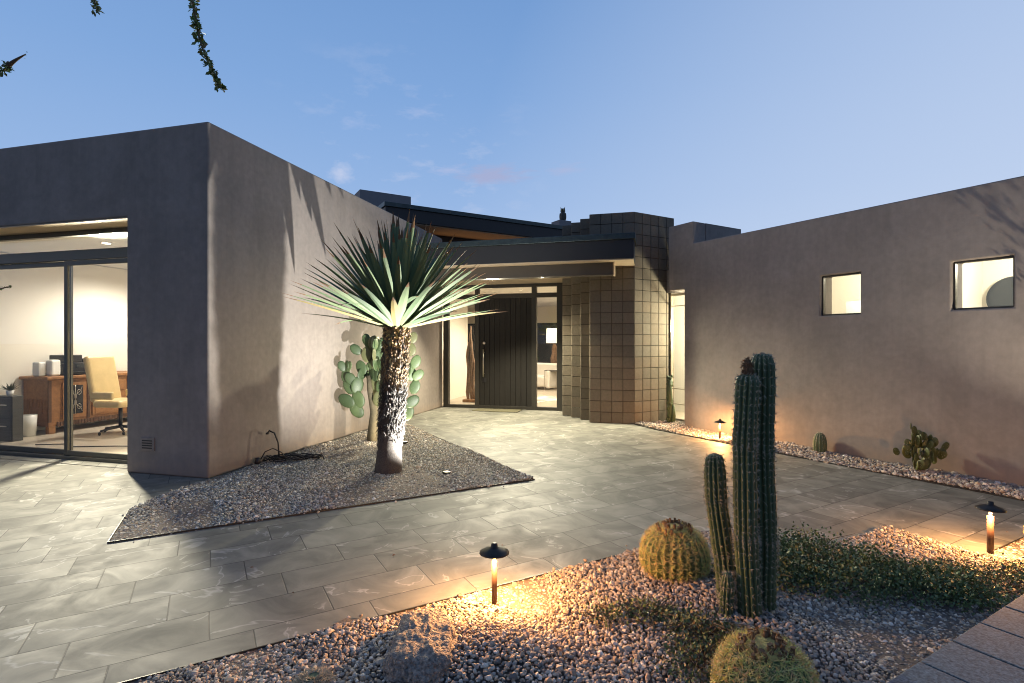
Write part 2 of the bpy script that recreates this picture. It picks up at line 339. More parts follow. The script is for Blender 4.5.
def grid_wall(xs, zs, holes, y0, y1):
    """wall in the local xz plane; holes = set of (i,j) empty cells; closed mesh"""
    b = MB(); nx, nz = len(xs)-1, len(zs)-1
    sol = lambda i, j: 0 <= i < nx and 0 <= j < nz and (i, j) not in holes
    for i in range(nx):
        for j in range(nz):
            if not sol(i, j): continue
            x0, x1, z0, z1 = xs[i], xs[i+1], zs[j], zs[j+1]
            b.add([(x0, y0, z0), (x1, y0, z0), (x1, y0, z1), (x0, y0, z1)], [(0, 1, 2, 3)])
            b.add([(x0, y1, z0), (x1, y1, z0), (x1, y1, z1), (x0, y1, z1)], [(3, 2, 1, 0)])
            if not sol(i-1, j): b.add([(x0, y0, z0), (x0, y1, z0), (x0, y1, z1), (x0, y0, z1)], [(3, 2, 1, 0)])
            if not sol(i+1, j): b.add([(x1, y0, z0), (x1, y1, z0), (x1, y1, z1), (x1, y0, z1)], [(0, 1, 2, 3)])
            if not sol(i, j-1): b.add([(x0, y0, z0), (x1, y0, z0), (x1, y1, z0), (x0, y1, z0)], [(3, 2, 1, 0)])
            if not sol(i, j+1): b.add([(x0, y0, z1), (x1, y0, z1), (x1, y1, z1), (x0, y1, z1)], [(0, 1, 2, 3)])
    return b
S2 = math.sqrt(.5)

# ------------------------------------------------------------------ ground
g = MB(); g.add([(-900, -900, -.03), (900, -900, -.03), (900, 900, -.03), (-900, 900, -.03)], [(0, 1, 2, 3)])
tag(g.build('ground', M['desert']), kind='structure')
g = MB(); g.box(-14, 9, -4, 11.6, -.028, 0)
tag(g.build('patio', M['tile']), kind='structure')

BED_L = [(-3.92, 3.03), (-1.22, 5.62), (-4.66, 9.20), (-4.66, 4.78), (-4.70, 4.62), (-4.52, 3.69)]
BED_R = [(-.27, 9.90), (.10, 9.38), (.10+4.2, 5.18), (.10+4.9, 5.50), (1.2, 9.62), (.36, 10.40)]
BED_M = [(-5.0, -.95), (-2.22, 1.81), (-.07, 3.90), (.62, 4.58), (1.08, 4.12), (1.82, 4.84), (2.24, 4.38), (2.74, 4.86), (4.4, 6.4), (6.4, 4.4), (1.2, -.8), (-4, -1.6)]
def inside(px, py, poly):
    c = np.zeros(len(px), bool); n = len(poly)
    for i in range(n):
        (x0, y0), (x1, y1) = poly[i], poly[(i+1) % n]
        cond = ((y0 > py) != (y1 > py)) & (px < (x1-x0)*(py-y0)/(y1-y0+1e-12)+x0)
        c ^= cond
    return c
for i, (nm, poly) in enumerate((('gravel_bed_soil', BED_L), ('gravel_bed_soil', BED_R), ('gravel_bed_soil', BED_M))):
    b = MB(); b.add([(x, y, .004) for x, y in poly], [tuple(range(len(poly)))])
    tag(b.build(nm, M['soil']), kind='structure')
def edging(pts):
    b = MB()
    for p, q in zip(pts, pts[1:]):
        p, q = Vector((*p, 0)), Vector((*q, 0)); d = (q-p).normalized(); nn = Vector((-d.y, d.x, 0))*.003
        vs = [p-nn, q-nn, q+nn, p+nn]; b.add([(v.x, v.y, .002) for v in vs]+[(v.x, v.y, .014) for v in vs], [(0, 3, 2, 1), (4, 5, 6, 7), (0, 1, 5, 4), (1, 2, 6, 5), (2, 3, 7, 6), (3, 0, 4, 7)])
    tag(b.build('bed_edging', M['bronze']), kind='structure')
edging([(-4.52, 3.69), (-3.92, 3.03), (-1.22, 5.62), (-4.6, 9.14)])
edging([(-4.6, -.55), (-2.22, 1.81), (-.07, 3.90), (.62, 4.58), (1.08, 4.12), (1.82, 4.84), (2.24, 4.38), (2.74, 4.86), (4.3, 6.3)])
edging([(-.27, 9.90), (.10, 9.38), (4.3, 5.18)])

def hgt(x, y):
    return .02+.022*np.sin(x*2.3+1)*np.cos(y*1.9)+.010*np.sin(x*7.1+y*5.3)+.085*np.exp(-(((x+.70)/.42)**2+((y-2.36)/.30)**2))
ico_v = []; ph = (1+5**.5)/2
for a in (-1, 1):
    for b_ in (-ph, ph): ico_v += [(0, a, b_), (a, b_, 0), (b_, 0, a)]
_bm = bmesh.new(); bmesh.ops.create_icosphere(_bm, subdivisions=1, radius=1)
ICO_V = np.array([v.co[:] for v in _bm.verts]); ICO_F = np.array([[v.index for v in f.verts] for f in _bm.faces]); _bm.free()
PAL = np.array([(.40, .35, .29), (.25, .235, .22), (.55, .50, .44), (.33, .26, .20), (.15, .14, .135), (.32, .295, .27), (.66, .62, .57), (.40, .31, .22)])
def gravel(poly, spacing, size, label, xmin, xmax, ymin, ymax, vmax=None, pal=(.22, .2, .14, .14, .08, .12, .05, .05), tint=(1, 1, 1), avoid=()):
    xs = np.arange(xmin, xmax, spacing); ys = np.arange(ymin, ymax, spacing)
    X, Y = np.meshgrid(xs, ys); X = X.ravel(); Y = Y.ravel()
    X = X+RNG.uniform(-.5, .5, len(X))*spacing; Y = Y+RNG.uniform(-.5, .5, len(Y))*spacing
    k = inside(X, Y, poly)
    for dx, dy in ((.035, .02), (-.03, .03), (.02, -.04), (-.02, -.03), (.09, -.09), (-.07, .08)):
        k |= inside(X+dx, Y+dy, poly) & (RNG.random(len(X)) < .005)
    X, Y = X[k], Y[k]
    # keep what the view or a small side step could see
    fx = X*math.cos(R(14.7))+Y*math.sin(R(14.7)); fy = -X*math.sin(R(14.7))+Y*math.cos(R(14.7))
    k = (fy > .9) & (np.abs(fx) < fy*1.25+.6); X, Y, = X[k], Y[k]
    for ax, ay, ar in avoid:
        k = (X-ax)**2+(Y-ay)**2 > ar*ar; X, Y = X[k], Y[k]
    n = len(X); Z = np.maximum(hgt(X, Y)*1.0-.012, -.004)
    # no stone rises above the paving right at an edge
    sc = size*np.exp(RNG.normal(0, .27, n))*.5
    V = ICO_V[None]*(1+RNG.uniform(-.28, .28, (n, len(ICO_V), 1)))
    V = V*(sc[:, None, None]*RNG.uniform(.65, 1.25, (n, 1, 3)))
    q = RNG.normal(size=(n, 4)); q /= np.linalg.norm(q, axis=1)[:, None]; w, x, y, z = q.T
    Rm = np.stack([np.stack([1-2*(y*y+z*z), 2*(x*y-z*w), 2*(x*z+y*w)], -1), np.stack([2*(x*y+z*w), 1-2*(x*x+z*z), 2*(y*z-x*w)], -1), np.stack([2*(x*z-y*w), 2*(y*z+x*w), 1-2*(x*x+y*y)], -1)], -2)
    V = np.einsum('nij,nkj->nki', Rm, V); V[:, :, 2] *= .8
    V = V+np.stack([X, Y, Z+sc*.35], -1)[:, None]
    F = ICO_F[None]+(np.arange(n)*len(ICO_V))[:, None, None]
    ci = RNG.choice(len(PAL), n, p=np.array(pal)/sum(pal)); C = PAL[ci]*RNG.uniform(.8, 1.2, (n, 1))*np.array(tint)
    C = np.repeat(C, len(ICO_F), 0)
    o = bulk('gravel', V.reshape(-1, 3), F.reshape(-1, 3), C, M['stone'])
    return tag(o, label, 'gravel', kind='stuff')
gravel(BED_L, .0195, .0190, 'grey and tan gravel filling the bed around the yucca', -4.9, -1, 2.9, 9.3, tint=(1.08, 1.10, 1.08))
gravel(BED_R, .028, .030, 'pale gravel strip along the foot of the taupe wall', -.4, 5, 5, 10.4, tint=(1.05, 1, .95))
gravel(BED_M, .0165, .0185, 'pinkish gravel of the foreground cactus bed', -3.6, 5.0, .7, 6.4, tint=(1.12, 1.06, .98))

b = MB(); nr, na = 12, 40
for i in range(nr+1):
    for k in range(na):
        rr = .95*i/nr; x, y = -.70+rr*math.cos(2*PI*k/na), 2.36+rr*.62*math.sin(2*PI*k/na); b.v.append((x, y, (float(hgt(x, y))-.022)*(1 if i < nr else 0)))
for i in range(nr):
    for k in range(na): b.f.append((i*na+k, i*na+(k+1) % na, (i+1)*na+(k+1) % na, (i+1)*na+k)); b.c.append((1, 1, 1))
tag(b.build('gravel_mound_soil', M['soil'], smooth=True), kind='structure')

# ------------------------------------------------------------------ the house
house = empty('house', (-3, 12, 0), 'modern taupe stucco desert house with dark flat roofs and block entry tower', 'house')
HM = Matrix.Translation((-3, 12, 0))
def hp(o):     # parent to the house keeping world position
    o.parent = house; o.matrix_parent_inverse = HM.inverted(); return o
XR = -4.712; YA = 4.75
# facade A with the big glazed opening, facing the camera
XC = XR-.30
xs = [-13, -11.6, -5.865, XC]; zs = [0, 2.96, 3.95]
wA = grid_wall(xs, zs, {(1, 0)}, YA, YA+.34)
wA.f = [f for f in wA.f if not all(abs(wA.v[i][0]-XC) < 1e-6 for i in f)]; wA.c = wA.c[:len(wA.f)]
y0, y1, y2 = YA, YA+.34, 11.52
for z0, z1 in ((0, 2.96), (2.96, 3.95)):      # the return wall B in the same skin, so the corner is one rounded edge
    for (ax, ay), (bx, by) in (((XC, y0), (XR, y0)), ((XR, y0), (XR, y2)), ((XR, y2), (XC, y2)), ((XC, y2), (XC, y1))):
        wA.add([(ax, ay, z0), (bx, by, z0), (bx, by, z1), (ax, ay, z1)], [(0, 1, 2, 3)])
for z in (0, 3.95):
    wA.add([(XC, y0, z), (XR, y0, z), (XR, y2, z), (XC, y2, z), (XC, y1, z)], [(0, 1, 2, 3, 4)])
hp(wA.build('wall', M['stucco'], bevel=.022, weld=True, seg=3))
b = MB(); b.box(-13, XR-.30, YA+.34, 12, 3.55, 3.62); hp(b.build('roof', M['tower']))
b = MB(); b.box(-13, -12.7, YA+.34, 12, 0, 3.94); b.box(-12.7, XR-.302, 11.7, 12, 0, 3.94); hp(b.build('wall', M['stucco']))
# office interior shell
b = MB(); b.box(-12.6, XR-.31, YA+.36, 9.6, .0, .02); hp(b.build('floor', M['ifloor']))
b = MB(); b.box(-12.6, XR-.31, 9.6, 9.7, .0, 2.95); b.box(-10.12, -10.02, YA+.36, 9.6, .02, 2.95); b.box(XR-.36, XR-.31, YA+.36, 9.6, .02, 2.95); hp(b.build('inner_wall', M['iwall']))
b = MB(); b.box(-12.6, XR-.31, YA+.36, 9.7, 2.96, 3.0); hp(b.build('ceiling', M['iwhite']))
b = MB(); b.box(-11.6, -5.867, YA+.002, YA+.38, 2.945, 2.958); hp(b.build('opening_head', M['soffit']))
# sliding glass door
def sliding_door():
    y0, y1 = YA+.35, YA+.42
    fr = MB()
    fr.box(-11.6, -5.867, y0, y1, 2.565, 2.695); fr.box(-11.6, -5.867, y0, y1, 2.88, 2.944); fr.box(-11.6, -5.867, y0-.02, y1+.02, .0, .045)
    fr.box(-5.905, -5.867, y0, y1, .045, 2.565); fr.box(-5.905, -5.867, y0, y1, 2.695, 2.88)
    f = hp(fr.build('window_frame', M['olive'], bevel=.004))
    for x0, x1, dy in ((-7.34, -5.94, 0), (-8.66, -7.27, .035), (-10.1, -8.74, 0)):
        s_ = MB(); yy = y0+.005+dy
        s_.box(x0, x0+.06, yy, yy+.03, .05, 2.56); s_.box(x1-.06, x1, yy, yy+.03, .05, 2.56); s_.box(x0+.06, x1-.06, yy, yy+.03, .05, .11); s_.box(x0+.06, x1-.06, yy, yy+.03, 2.50, 2.56)
        so = hp(s_.build('door_sash', M['olive'], bevel=.003))
        p = MB(); p.box(x0+.055, x1-.055, yy+.012, yy+.018, .105, 2.505); p.build('pane', M['glass'], so)
    p = MB(); p.box(-11.6, -5.905, y0+.03, y0+.036, 2.69, 2.885); hp(p.build('pane', M['glass']))
    s_ = MB(); s_.box(-11.6, -5.867, YA+.14, YA+.152, .0005, .004); hp(s_.build('threshold_groove', M['dark']))
sliding_door()
# dryer vent on facade A
b = MB(); vx = -5.55
b.box(vx-.10, vx+.10, YA-.012, YA+.01, .27, .42); vo = hp(b.build('wall_vent', M['stucco'], bevel=.003))
b = MB()
for k in range(4): b.box(vx-.07, vx+.07, YA-.016, YA-.0125, .295+k*.028, .308+k*.028)
hp(b.build('vent_slats', M['dark']))

# ---- entry: door wall at y = 11.5
YD = 11.5
fr = MB()
F = lambda x0, x1, z0, z1, t=0: fr.box(x0, x1, YD-.02-t, YD+.09, z0, z1)
F(-4.675, -4.55, 0, 2.83); F(-1.99, -1.74, 0, 2.83); F(-3.90, -3.80, .06, 2.78); F(-2.56, -2.45, .06, 2.78)
fr.box(-4.55, -1.99, YD-.018, YD+.088, 2.76, 2.83); fr.box(-4.55, -1.99, YD-.018, YD+.088, 2.52, 2.62); fr.box(-4.55, -1.99, YD-.018, YD+.088, .0, .07)
# keep butt joints: posts pass in front
ef = hp(fr.build('door_frame', M['bronze'], bevel=.004))
for x0, x1, z0, z1 in ((-4.55, -3.90, .07, 2.52), (-2.45, -1.99, .07, 2.52), (-4.55, -3.90, 2.62, 2.76), (-3.80, -2.56, 2.62, 2.76), (-2.45, -1.99, 2.62, 2.76)):
    p = MB(); p.box(x0-.01, x1+.01, YD+.03, YD+.036, z0-.01, z1+.01); po = hp(p.build('pane', M['glass']))
b = MB(); nb = 10; wdt = (3.80-2.56)/nb
b.box(-3.80, -2.56, YD+.022, YD+.06, .07, 2.52)
for k in range(nb): b.box(-3.80+k*wdt+.004, -3.80+(k+1)*wdt-.004, YD+.004, YD+.022, .07, 2.52)
dr = hp(b.build('door', M['door'], bevel=.003))
b = MB(); b.tube([(-3.68, YD-.06, .72), (-3.68, YD-.06, 1.36)], .017, 12)
b.tube([(-3.68, YD-.06, .80), (-3.68, YD+.01, .80)], .009, 8); b.tube([(-3.68, YD-.06, 1.28), (-3.68, YD+.01, 1.28)], .009, 8)
h1 = b.build('handle', M['steel'], dr, smooth=True)
b = MB(); b.lathe([(.03, 0), (.03, .018), (.02, .022)], 16, T=Matrix.Rotation(R(90), 3, 'X'), c=(-3.68, YD+.003, 1.50)); b.build('lock', M['steel'], dr)
b = MB(); b.box(-3.73, -3.63, YD-.004, YD+.004, .60, .70); b.build('kick_latch', M['blk'], dr)

# ---- entry canopy
poly = [(XR+.002, 9.15), (-.26, 9.15), (-.26, 9.93), (-1.10, 9.93), (-1.10, 10.26), (-1.32, 10.26), (-1.32, 10.53), (-1.54, 10.53), (-1.54, 10.74), (-1.75, 10.74), (-1.75, 11.62), (XR+.002, 11.62)]
b = MB(); b.prism(poly, 2.945, 3.27); hp(b.build('canopy_fascia', M['fascia'], bevel=.004))
b = MB(); b.prism([(XR+.003, 9.12), (-.235, 9.12), (-.235, 9.935), (-1.101, 9.935), (-1.101, 10.265), (-1.33, 10.265), (-1.33, 11.6), (XR+.003, 11.6)], 3.272, 3.375); hp(b.build('canopy_cap', M['cap'], bevel=.006))
b = MB(); b.prism([(XR+.002, 9.16), (-.27, 9.16), (-.27, 9.925), (-1.11, 9.925), (-1.11, 10.2), (XR+.002, 10.2)], 2.925, 2.943); hp(b.build('canopy_soffit', M['soffit']))
b = MB(); b.box(XR+.002, -.63, 9.40, 9.60, 2.705, 2.923); hp(b.build('beam', M['beam'], bevel=.004))
b = MB(); b.box(-.632+.004, -.60, 9.39, 9.62, 2.70, 2.924); hp(b.build('beam_end_plate', M['soffit']))
cp = [(XR+.003, 9.602), (-.64, 9.602), (-.64, 9.93), (-1.10, 9.93), (-1.10, 10.26), (-1.32, 10.26), (-1.32, 10.53), (-1.54, 10.53), (-1.54, 10.74), (-1.745, 10.74), (-1.745, 11.47), (XR+.003, 11.47)]
b = MB(); b.prism(cp, 2.832, 2.90); hp(b.build('porch_ceiling', M['soffit']))
b = MB(); b.box(XR+.001, -1.74, YD-.01, YD+.1, 2.832, 2.93); hp(b.build('wall', M['stucco']))

# ---- stacked concrete block tower and stepped piers
def blockface(b, p, q, z0, rows, ncol, rh, proud=.012):
    p, q = Vector((*p, 0)), Vector((*q, 0)); d = (q-p); Ln = d.length; d.normalize(); nn = Vector((d.y, -d.x, 0)); w = Ln/ncol; gp = .0045; ch = .004
    for r in range(rows):
        for c in range(ncol):
            x0, x1, a0, a1 = c*w+gp, (c+1)*w-gp, z0+r*rh+gp, z0+(r+1)*rh-gp
            if c == 0: x0 = 0
            if c == ncol-1: x1 = Ln
            t = random.uniform(.90, 1.10); hue = random.uniform(-.004, .005)
            col = (.158*t+hue, .136*t, .104*t-hue*.5)
            dx = random.uniform(-.0015, .0015)
            P_ = lambda x, z, o_: p+d*x+nn*o_+Vector((0, 0, z))
            vs = [P_(x0, a0, -.01), P_(x1, a0, -.01), P_(x1, a1, -.01), P_(x0, a1, -.01), P_(x0, a0, proud-ch), P_(x1, a0, proud-ch), P_(x1, a1, proud-ch), P_(x0, a1, proud-ch),
                  P_(x0+ch, a0+ch, proud+dx), P_(x1-ch, a0+ch, proud+dx), P_(x1-ch, a1-ch, proud+dx), P_(x0+ch, a1-ch, proud+dx)]
            fs = [(0, 1, 5, 4), (1, 2, 6, 5), (2, 3, 7, 6), (3, 0, 4, 7), (4, 5, 9, 8), (5, 6, 10, 9), (6, 7, 11, 10), (7, 4, 8, 11), (8, 9, 10, 11)]
            b.add(vs, fs, col)
RH = .2068
def pier(name, pts, faces, rows=19):
    core = MB(); core.prism(pts, 0, RH*rows-.006)
    co = hp(core.build(name, M['mortar']))
    bl = MB()
    for p, q, n in faces: blockface(bl, p, q, 0, rows, n, RH)
    # top course lid
    z = RH*rows-.003
    bl.prism(pts, z-.004, z, (.19, .16, .12))
    bo = bl.build('block_facing', M['block'], co)
    bo.matrix_parent_inverse = Matrix.Identity(4)
    return co
cc = (-.28, 9.96); ce = (.45, 10.69)
pier('block_tower', [(-1.09, 9.96), cc, ce, (-.4, 11.54), (-1.09, 11.54)], [((-1.09, 9.96), cc, 4), (cc, ce, 5), ((-1.09, 11.54), (-1.09, 9.96), 7)])
for i, (x0, x1, y0) in enumerate(((-1.305, -1.09, 10.28), (-1.52, -1.305, 10.55), (-1.735, -1.52, 10.77))):
    pier('block_pier', [(x0, y0), (x1-.002, y0), (x1-.002, 11.49), (x0, 11.49)], [((x0, y0), (x1-.014, y0), 1), ((x0, 11.49), (x0, y0), 4)])

# ---- right wing wall, 45 degrees. local x along the wall towards the camera's right, local y into the wall
O = Vector((.33, 10.07, 0)); RZ = R(-45)
TR = Matrix.Translation(O) @ Matrix.Rotation(RZ, 4, 'Z')
def rw(mb, name, m, bevel=0, **k):
    o = mb.build(name, m, bevel=bevel, **k); o.parent = house; o.matrix_parent_inverse = HM.inverted() @ TR; return o
xs = [0, .37, .57, 2.755, 3.28, 4.24, 4.78, 11]; zs = [0, 1.875, 2.43, 2.455, 3.245, 3.63]
holes = {(0, 0), (0, 1), (0, 2), (3, 1), (5, 1)}|{(i, 4) for i in range(2, 7)}
rw(grid_wall(xs, zs, holes, 0, .32), 'wall', M['stucco'], bevel=.018, weld=True, seg=3)
b = MB(); b.box(0, .57, .322, 1.3, 3.0, 3.628); rw(b, 'parapet', M['stucco'])
b = MB(); b.box(.572, 11, .322, 6, 2.9, 3.0); rw(b, 'roof', M['tower'])
b = MB(); b.box(11-.3, 11, .322, 6, 0, 3.24); b.box(.37, 10.7, 5.7, 6, 0, 3.24); rw(b, 'wall', M['stucco'])
# recessed narrow window beside the tower (plane local y .42)
b = MB(); yy = .40
b.box(-.345, -.305, yy, yy+.05, .02, 2.45); b.box(.32, .36, yy, yy+.05, .02, 2.45); b.box(-.305, .32, yy, yy+.05, 2.40, 2.45); b.box(-.305, .32, yy, yy+.05, .02, .06)
b.box(-.305, .32, yy+.012, yy+.038, .33, .345); b.box(-.305, .32, yy+.012, yy+.038, .62, .635); b.box(-.305, .32, yy+.012, yy+.038, 2.20, 2.215)
nf = rw(b, 'window_frame', M['steel'])
b = MB(); b.box(-.305, .32, yy+.02, yy+.026, .06, 2.40); rw(b, 'pane', M['glass'])
b = MB(); b.box(-.34, .36, .322, .50, 2.46, 2.9); rw(b, 'reveal_panel', M['stucco'])
# small windows
for x0, x1 in ((2.755, 3.28), (4.24, 4.78)):
    b = MB(); z0, z1 = 1.875, 2.43; a = .055
    b.box(x0+.001, x0+.022, a, a+.05, z0+.001, z1-.001); b.box(x1-.022, x1-.001, a, a+.05, z0+.001, z1-.001); b.box(x0+.022, x1-.022, a, a+.05, z0+.001, z0+.022); b.box(x0+.022, x1-.022, a, a+.05, z1-.022, z1-.001)
    wf = rw(b, 'window_frame', M['bronze'])
    p = MB(); p.box(x0+.02, x1-.02, a+.02, a+.026, z0+.02, z1-.02); rw(p, 'pane', M['glass'])
# rooms behind the right wall
b = MB()
b.box(.38, 6.5, 2.3, 2.36, .02, 2.85); b.box(3.72, 3.78, .33, 2.3, .02, 2.85); b.box(1.25, 1.31, .33, 2.3, .02, 2.85); b.box(6.5, 6.56, .33, 2.36, .02, 2.85)
b.box(-1.9, 1.25, 1.45, 1.50, .02, 2.85)
rw(b, 'inner_wall', M['iwall'])
b = MB(); b.box(-1.9, 6.56, .53, 2.36, 2.85, 2.89); rw(b, 'ceiling', M['iwhite'])
b = MB(); b.box(-1.9, 6.56, .53, 2.36, 0.003, .02); rw(b, 'floor', M['ifloor'])

# ---- upper roof, clerestory and chimney masses
def diag_box(b, cx, cy, a0, a1, b0, b1, z0, z1):   # a along (1,1), b along (-1,1)
    p = lambda a_, b_: (cx+(a_-b_)*S2, cy+(a_+b_)*S2)
    b.prism([p(a0, b0), p(a1, b0), p(a1, b1), p(a0, b1)], z0, z1)
b = MB(); diag_box(b, -5.6, 10.42, 0, 10, 0, 6, 4.21, 4.50); hp(b.build('upper_roof', M['fascia'], bevel=.005))
b = MB(); diag_box(b, -5.6, 10.42, -.03, 10.03, -.03, 6.03, 4.502, 4.60); hp(b.build('upper_roof_cap', M['cap'], bevel=.005))
b = MB(); diag_box(b, -5.6, 10.42, .05, 9.9, .05, 5.9, 4.19, 4.208); hp(b.build('upper_roof_soffit', M['soffit']))
b = MB(); diag_box(b, -5.6, 10.42, .9, 9, .95, 5.5, 3.98, 4.188); diag_box(b, -5.6, 10.42, .9, 9, .95, 5.5, 3.40, 3.55); hp(b.build('clerestory_wall', M['beam']))
b = MB(); diag_box(b, -5.6, 10.42, .9, 9, .99, 5.5, 3.552, 3.978); hp(b.build('added_glow_band', mat('soffit_fill_glow', (.5, .35, .2), emit=(1, .50, .20), estr=.9)))  # added glowing band that warms the soffit above, not a known window
b = MB(); diag_box(b, -7.47, 12.5, 0, 1.42, 0, 1.3, 4.61, 5.60); hp(b.build('chimney', M['tower'], bevel=.01))
b = MB(); diag_box(b, -2.49, 14.85, 0, .42, 0, .42, 4.61, 5.03); hp(b.build('chimney', M['tower'], bevel=.01))
# flat roof over entry hall
b = MB(); b.prism([(XR-.3, 11.63), (2.5, 11.63), (8, 14), (8, 22), (-13, 22), (-13, 12.02), (XR-.3, 12.02)], 3.0, 3.3); hp(b.build('roof', M['tower']))
# foyer / living interior shell
b = MB(); b.prism([(XR-.3, 11.6), (-.4, 11.6), (4, 16), (4, 20.5), (-12, 20.5), (-12, 14.2), (-5.0, 14.2), (-5.0, 11.8)], .0, .018); hp(b.build('floor', M['ifloor']))
b = MB(); b.box(-5.1, -5.0, 11.55, 14.1, .02, 2.95); b.box(-12, -5.1, 14.0, 14.1, .02, 2.95)
b.box(-12, 4, 20.5, 20.6, .02, .42); b.box(-12, 4, 20.5, 20.6, 2.30, 2.95); b.box(-12.1, -12, 14, 20.6, .02, 2.95)
b.box(-6.0, -4.55, 20.5, 20.6, .42, 2.30); b.box(-8.4, -7.6, 20.5, 20.6, .42, 2.30); b.box(-1.5, -.9, 20.5, 20.6, .42, 2.3); b.box(1.9, 4, 20.5, 20.6, .42, 2.3); b.box(4, 4.1, 12, 20.6, .02, 2.95)
b.box(-1.60, -1.5, 11.6, 15.0, .02, 2.95)
hp(b.build('inner_wall', M['iwall']))
b = MB(); b.box(-12, 4, 11.62, 20.6, 2.952, 2.99); hp(b.build('ceiling', M['iwhite']))
b = MB(); b.box(-12, 4, 20.54, 20.56, .42, 2.3); hp(b.build('dark_window', M['art']))

# recessed can lights (parts of the house; the second porch can is an added one)
def can(x, y, z, power=0, color=(1, .84, .62), cone=120, r=.055, target=None):
    b = MB(); b.lathe([(r*1.25, 0), (r*1.25, -.006), (r, -.006)], 20, c=(x, y, z-.0005)); hp(b.build('can_trim', M['wht']))
    b = MB(); b.lathe([(r*.95, -.008), (.001, -.0081)], 20, c=(x, y, z)); hp(b.build('can_lens', M['can']))
    if power:
        lamp('can_lamp', 'SPOT', (x, y, z-(.22 if target else .03)), power, color, .08, target or (x, y, 0), cone, .6)
can(-7.66, 5.90, 2.958, 1800, (1, .91, .68), 105, target=(-3.9, 2.4, 0))
can(-8.7, 7.6, 2.958, 380, (1, .93, .80), 165)
can(-6.6, 7.6, 2.958, 200, (1, .90, .70), 165)
can(-3.12, 10.29, 2.832, 1100, (1, .90, .64), 150, target=(-2.6, 8.9, 0))
can(-2.0, 9.80, 2.832, 620, (1, .90, .64), 110, target=(-.9, 7.4, 0))  # added can, tucked behind the beam to brighten piers and paving
can(-3.20, 12.9, 2.95, 600, (1, .86, .62), 150)
can(-2.3, 14.6, 2.95, 300, (1, .86, .62), 160)
can(-4.3, 17.0, 2.95, 260, (1, .86, .66), 160)
can(-1.0, 18.0, 2.95, 220, (1, .86, .66), 160)
# rooms behind the right wing
def rwp(x, y, z): return TR @ Vector((x, y, z))
lamp('bath_lamp', 'POINT', rwp(2.9, 1.3, 2.6), 85, (1, .93, .70), .08)
lamp('bath_lamp', 'POINT', rwp(4.9, 1.3, 2.55), 105, (1, .93, .70), .08)
lamp('hall_lamp', 'POINT', rwp(.30, .95, 1.8), 300, (1, .92, .66), .10)

# ------------------------------------------------------------------ garden lamps
def path_light(loc, power, label, tilt=0, H=.33, sr=.0155):
    r = empty('path_light', (loc[0], loc[1], 0), label, 'path light', 'low copper path lights in the gravel')
    r.rotation_euler.x = tilt
    b = MB(); b.tube([(0, 0, -.03), (0, 0, H-.048)], sr, 12); b.build('stem', M['lamppost'], r, smooth=True)
    b = MB(); b.lathe([(.007, H-.045), (.010, H-.03), (.007, H-.012)], 12); b.build('bulb', M['bulb'], r)
    b = MB(); b.lathe([(.086, H+.000), (.084, H+.006), (.060, H+.018), (.030, H+.030), (.020, H+.034), (.018, H+.052), (.012, H+.056), (.001, H+.056)], 32)
    b.lathe([(.001, H+.010), (.03, H+.010), (.080, H+.001), (.086, H)], 32); b.build('cap', M['lampm'], r, smooth=True)
    lamp('path_lamp', 'POINT', (0, 0, H-.022), power, (1, .46, .15), .03, parent=r)
    return r
path_light((-.86, 2.88), 115, 'dark capped path light on gravel in front of the boulder, nearest the camera', H=.30)
path_light((2.32, 4.43), 110, 'copper stemmed path light at the inner corner of the paving, near the right edge', H=.33, sr=.020)
path_light((1.05, 8.67), 120, 'small path light glowing at the foot of the taupe wall beside the little barrel cactus', H=.27)
# flush uplight by the yucca
u = empty('uplight', (-2.24, 5.60, .0), 'small glaring uplight sunk in gravel right of the yucca trunk, nearest the paving', 'uplight')
b = MB(); b.lathe([(.05, 0), (.052, .035), (.040, .04), (.038, .03), (.001, .03)], 20); b.build('housing', M['lampm'], u, smooth=False)
b = MB(); b.lathe([(.034, .0325), (.001, .0326)], 20); b.build('lens', M['can'], u)
lamp('uplight_lamp', 'SPOT', (-2.20, 5.60, .06), 1150, (1, .97, .90), .02, (-3.75, 6.5, 2.7), 122, .85)
u2 = empty('uplight', (-3.52, 7.15, .0), 'small garden uplight hidden behind the yucca trunk at the foot of the prickly pear', 'uplight')
b = MB(); b.lathe([(.05, 0), (.052, .035), (.040, .04), (.038, .03), (.001, .03)], 20); b.build('housing', M['lampm'], u2)
b = MB(); b.lathe([(.034, .0325), (.001, .0326)], 20); b.build('lens', M['can'], u2)
lamp('uplight_lamp', 'SPOT', (-3.52, 7.15, .06), 60, (1, .84, .60), .02, (-4.5, 7.0, 1.2), 150, .5)

# ------------------------------------------------------------------ plants
def mixc_(a, b, t): return tuple(a[i]*(1-t)+b[i]*t for i in range(3))
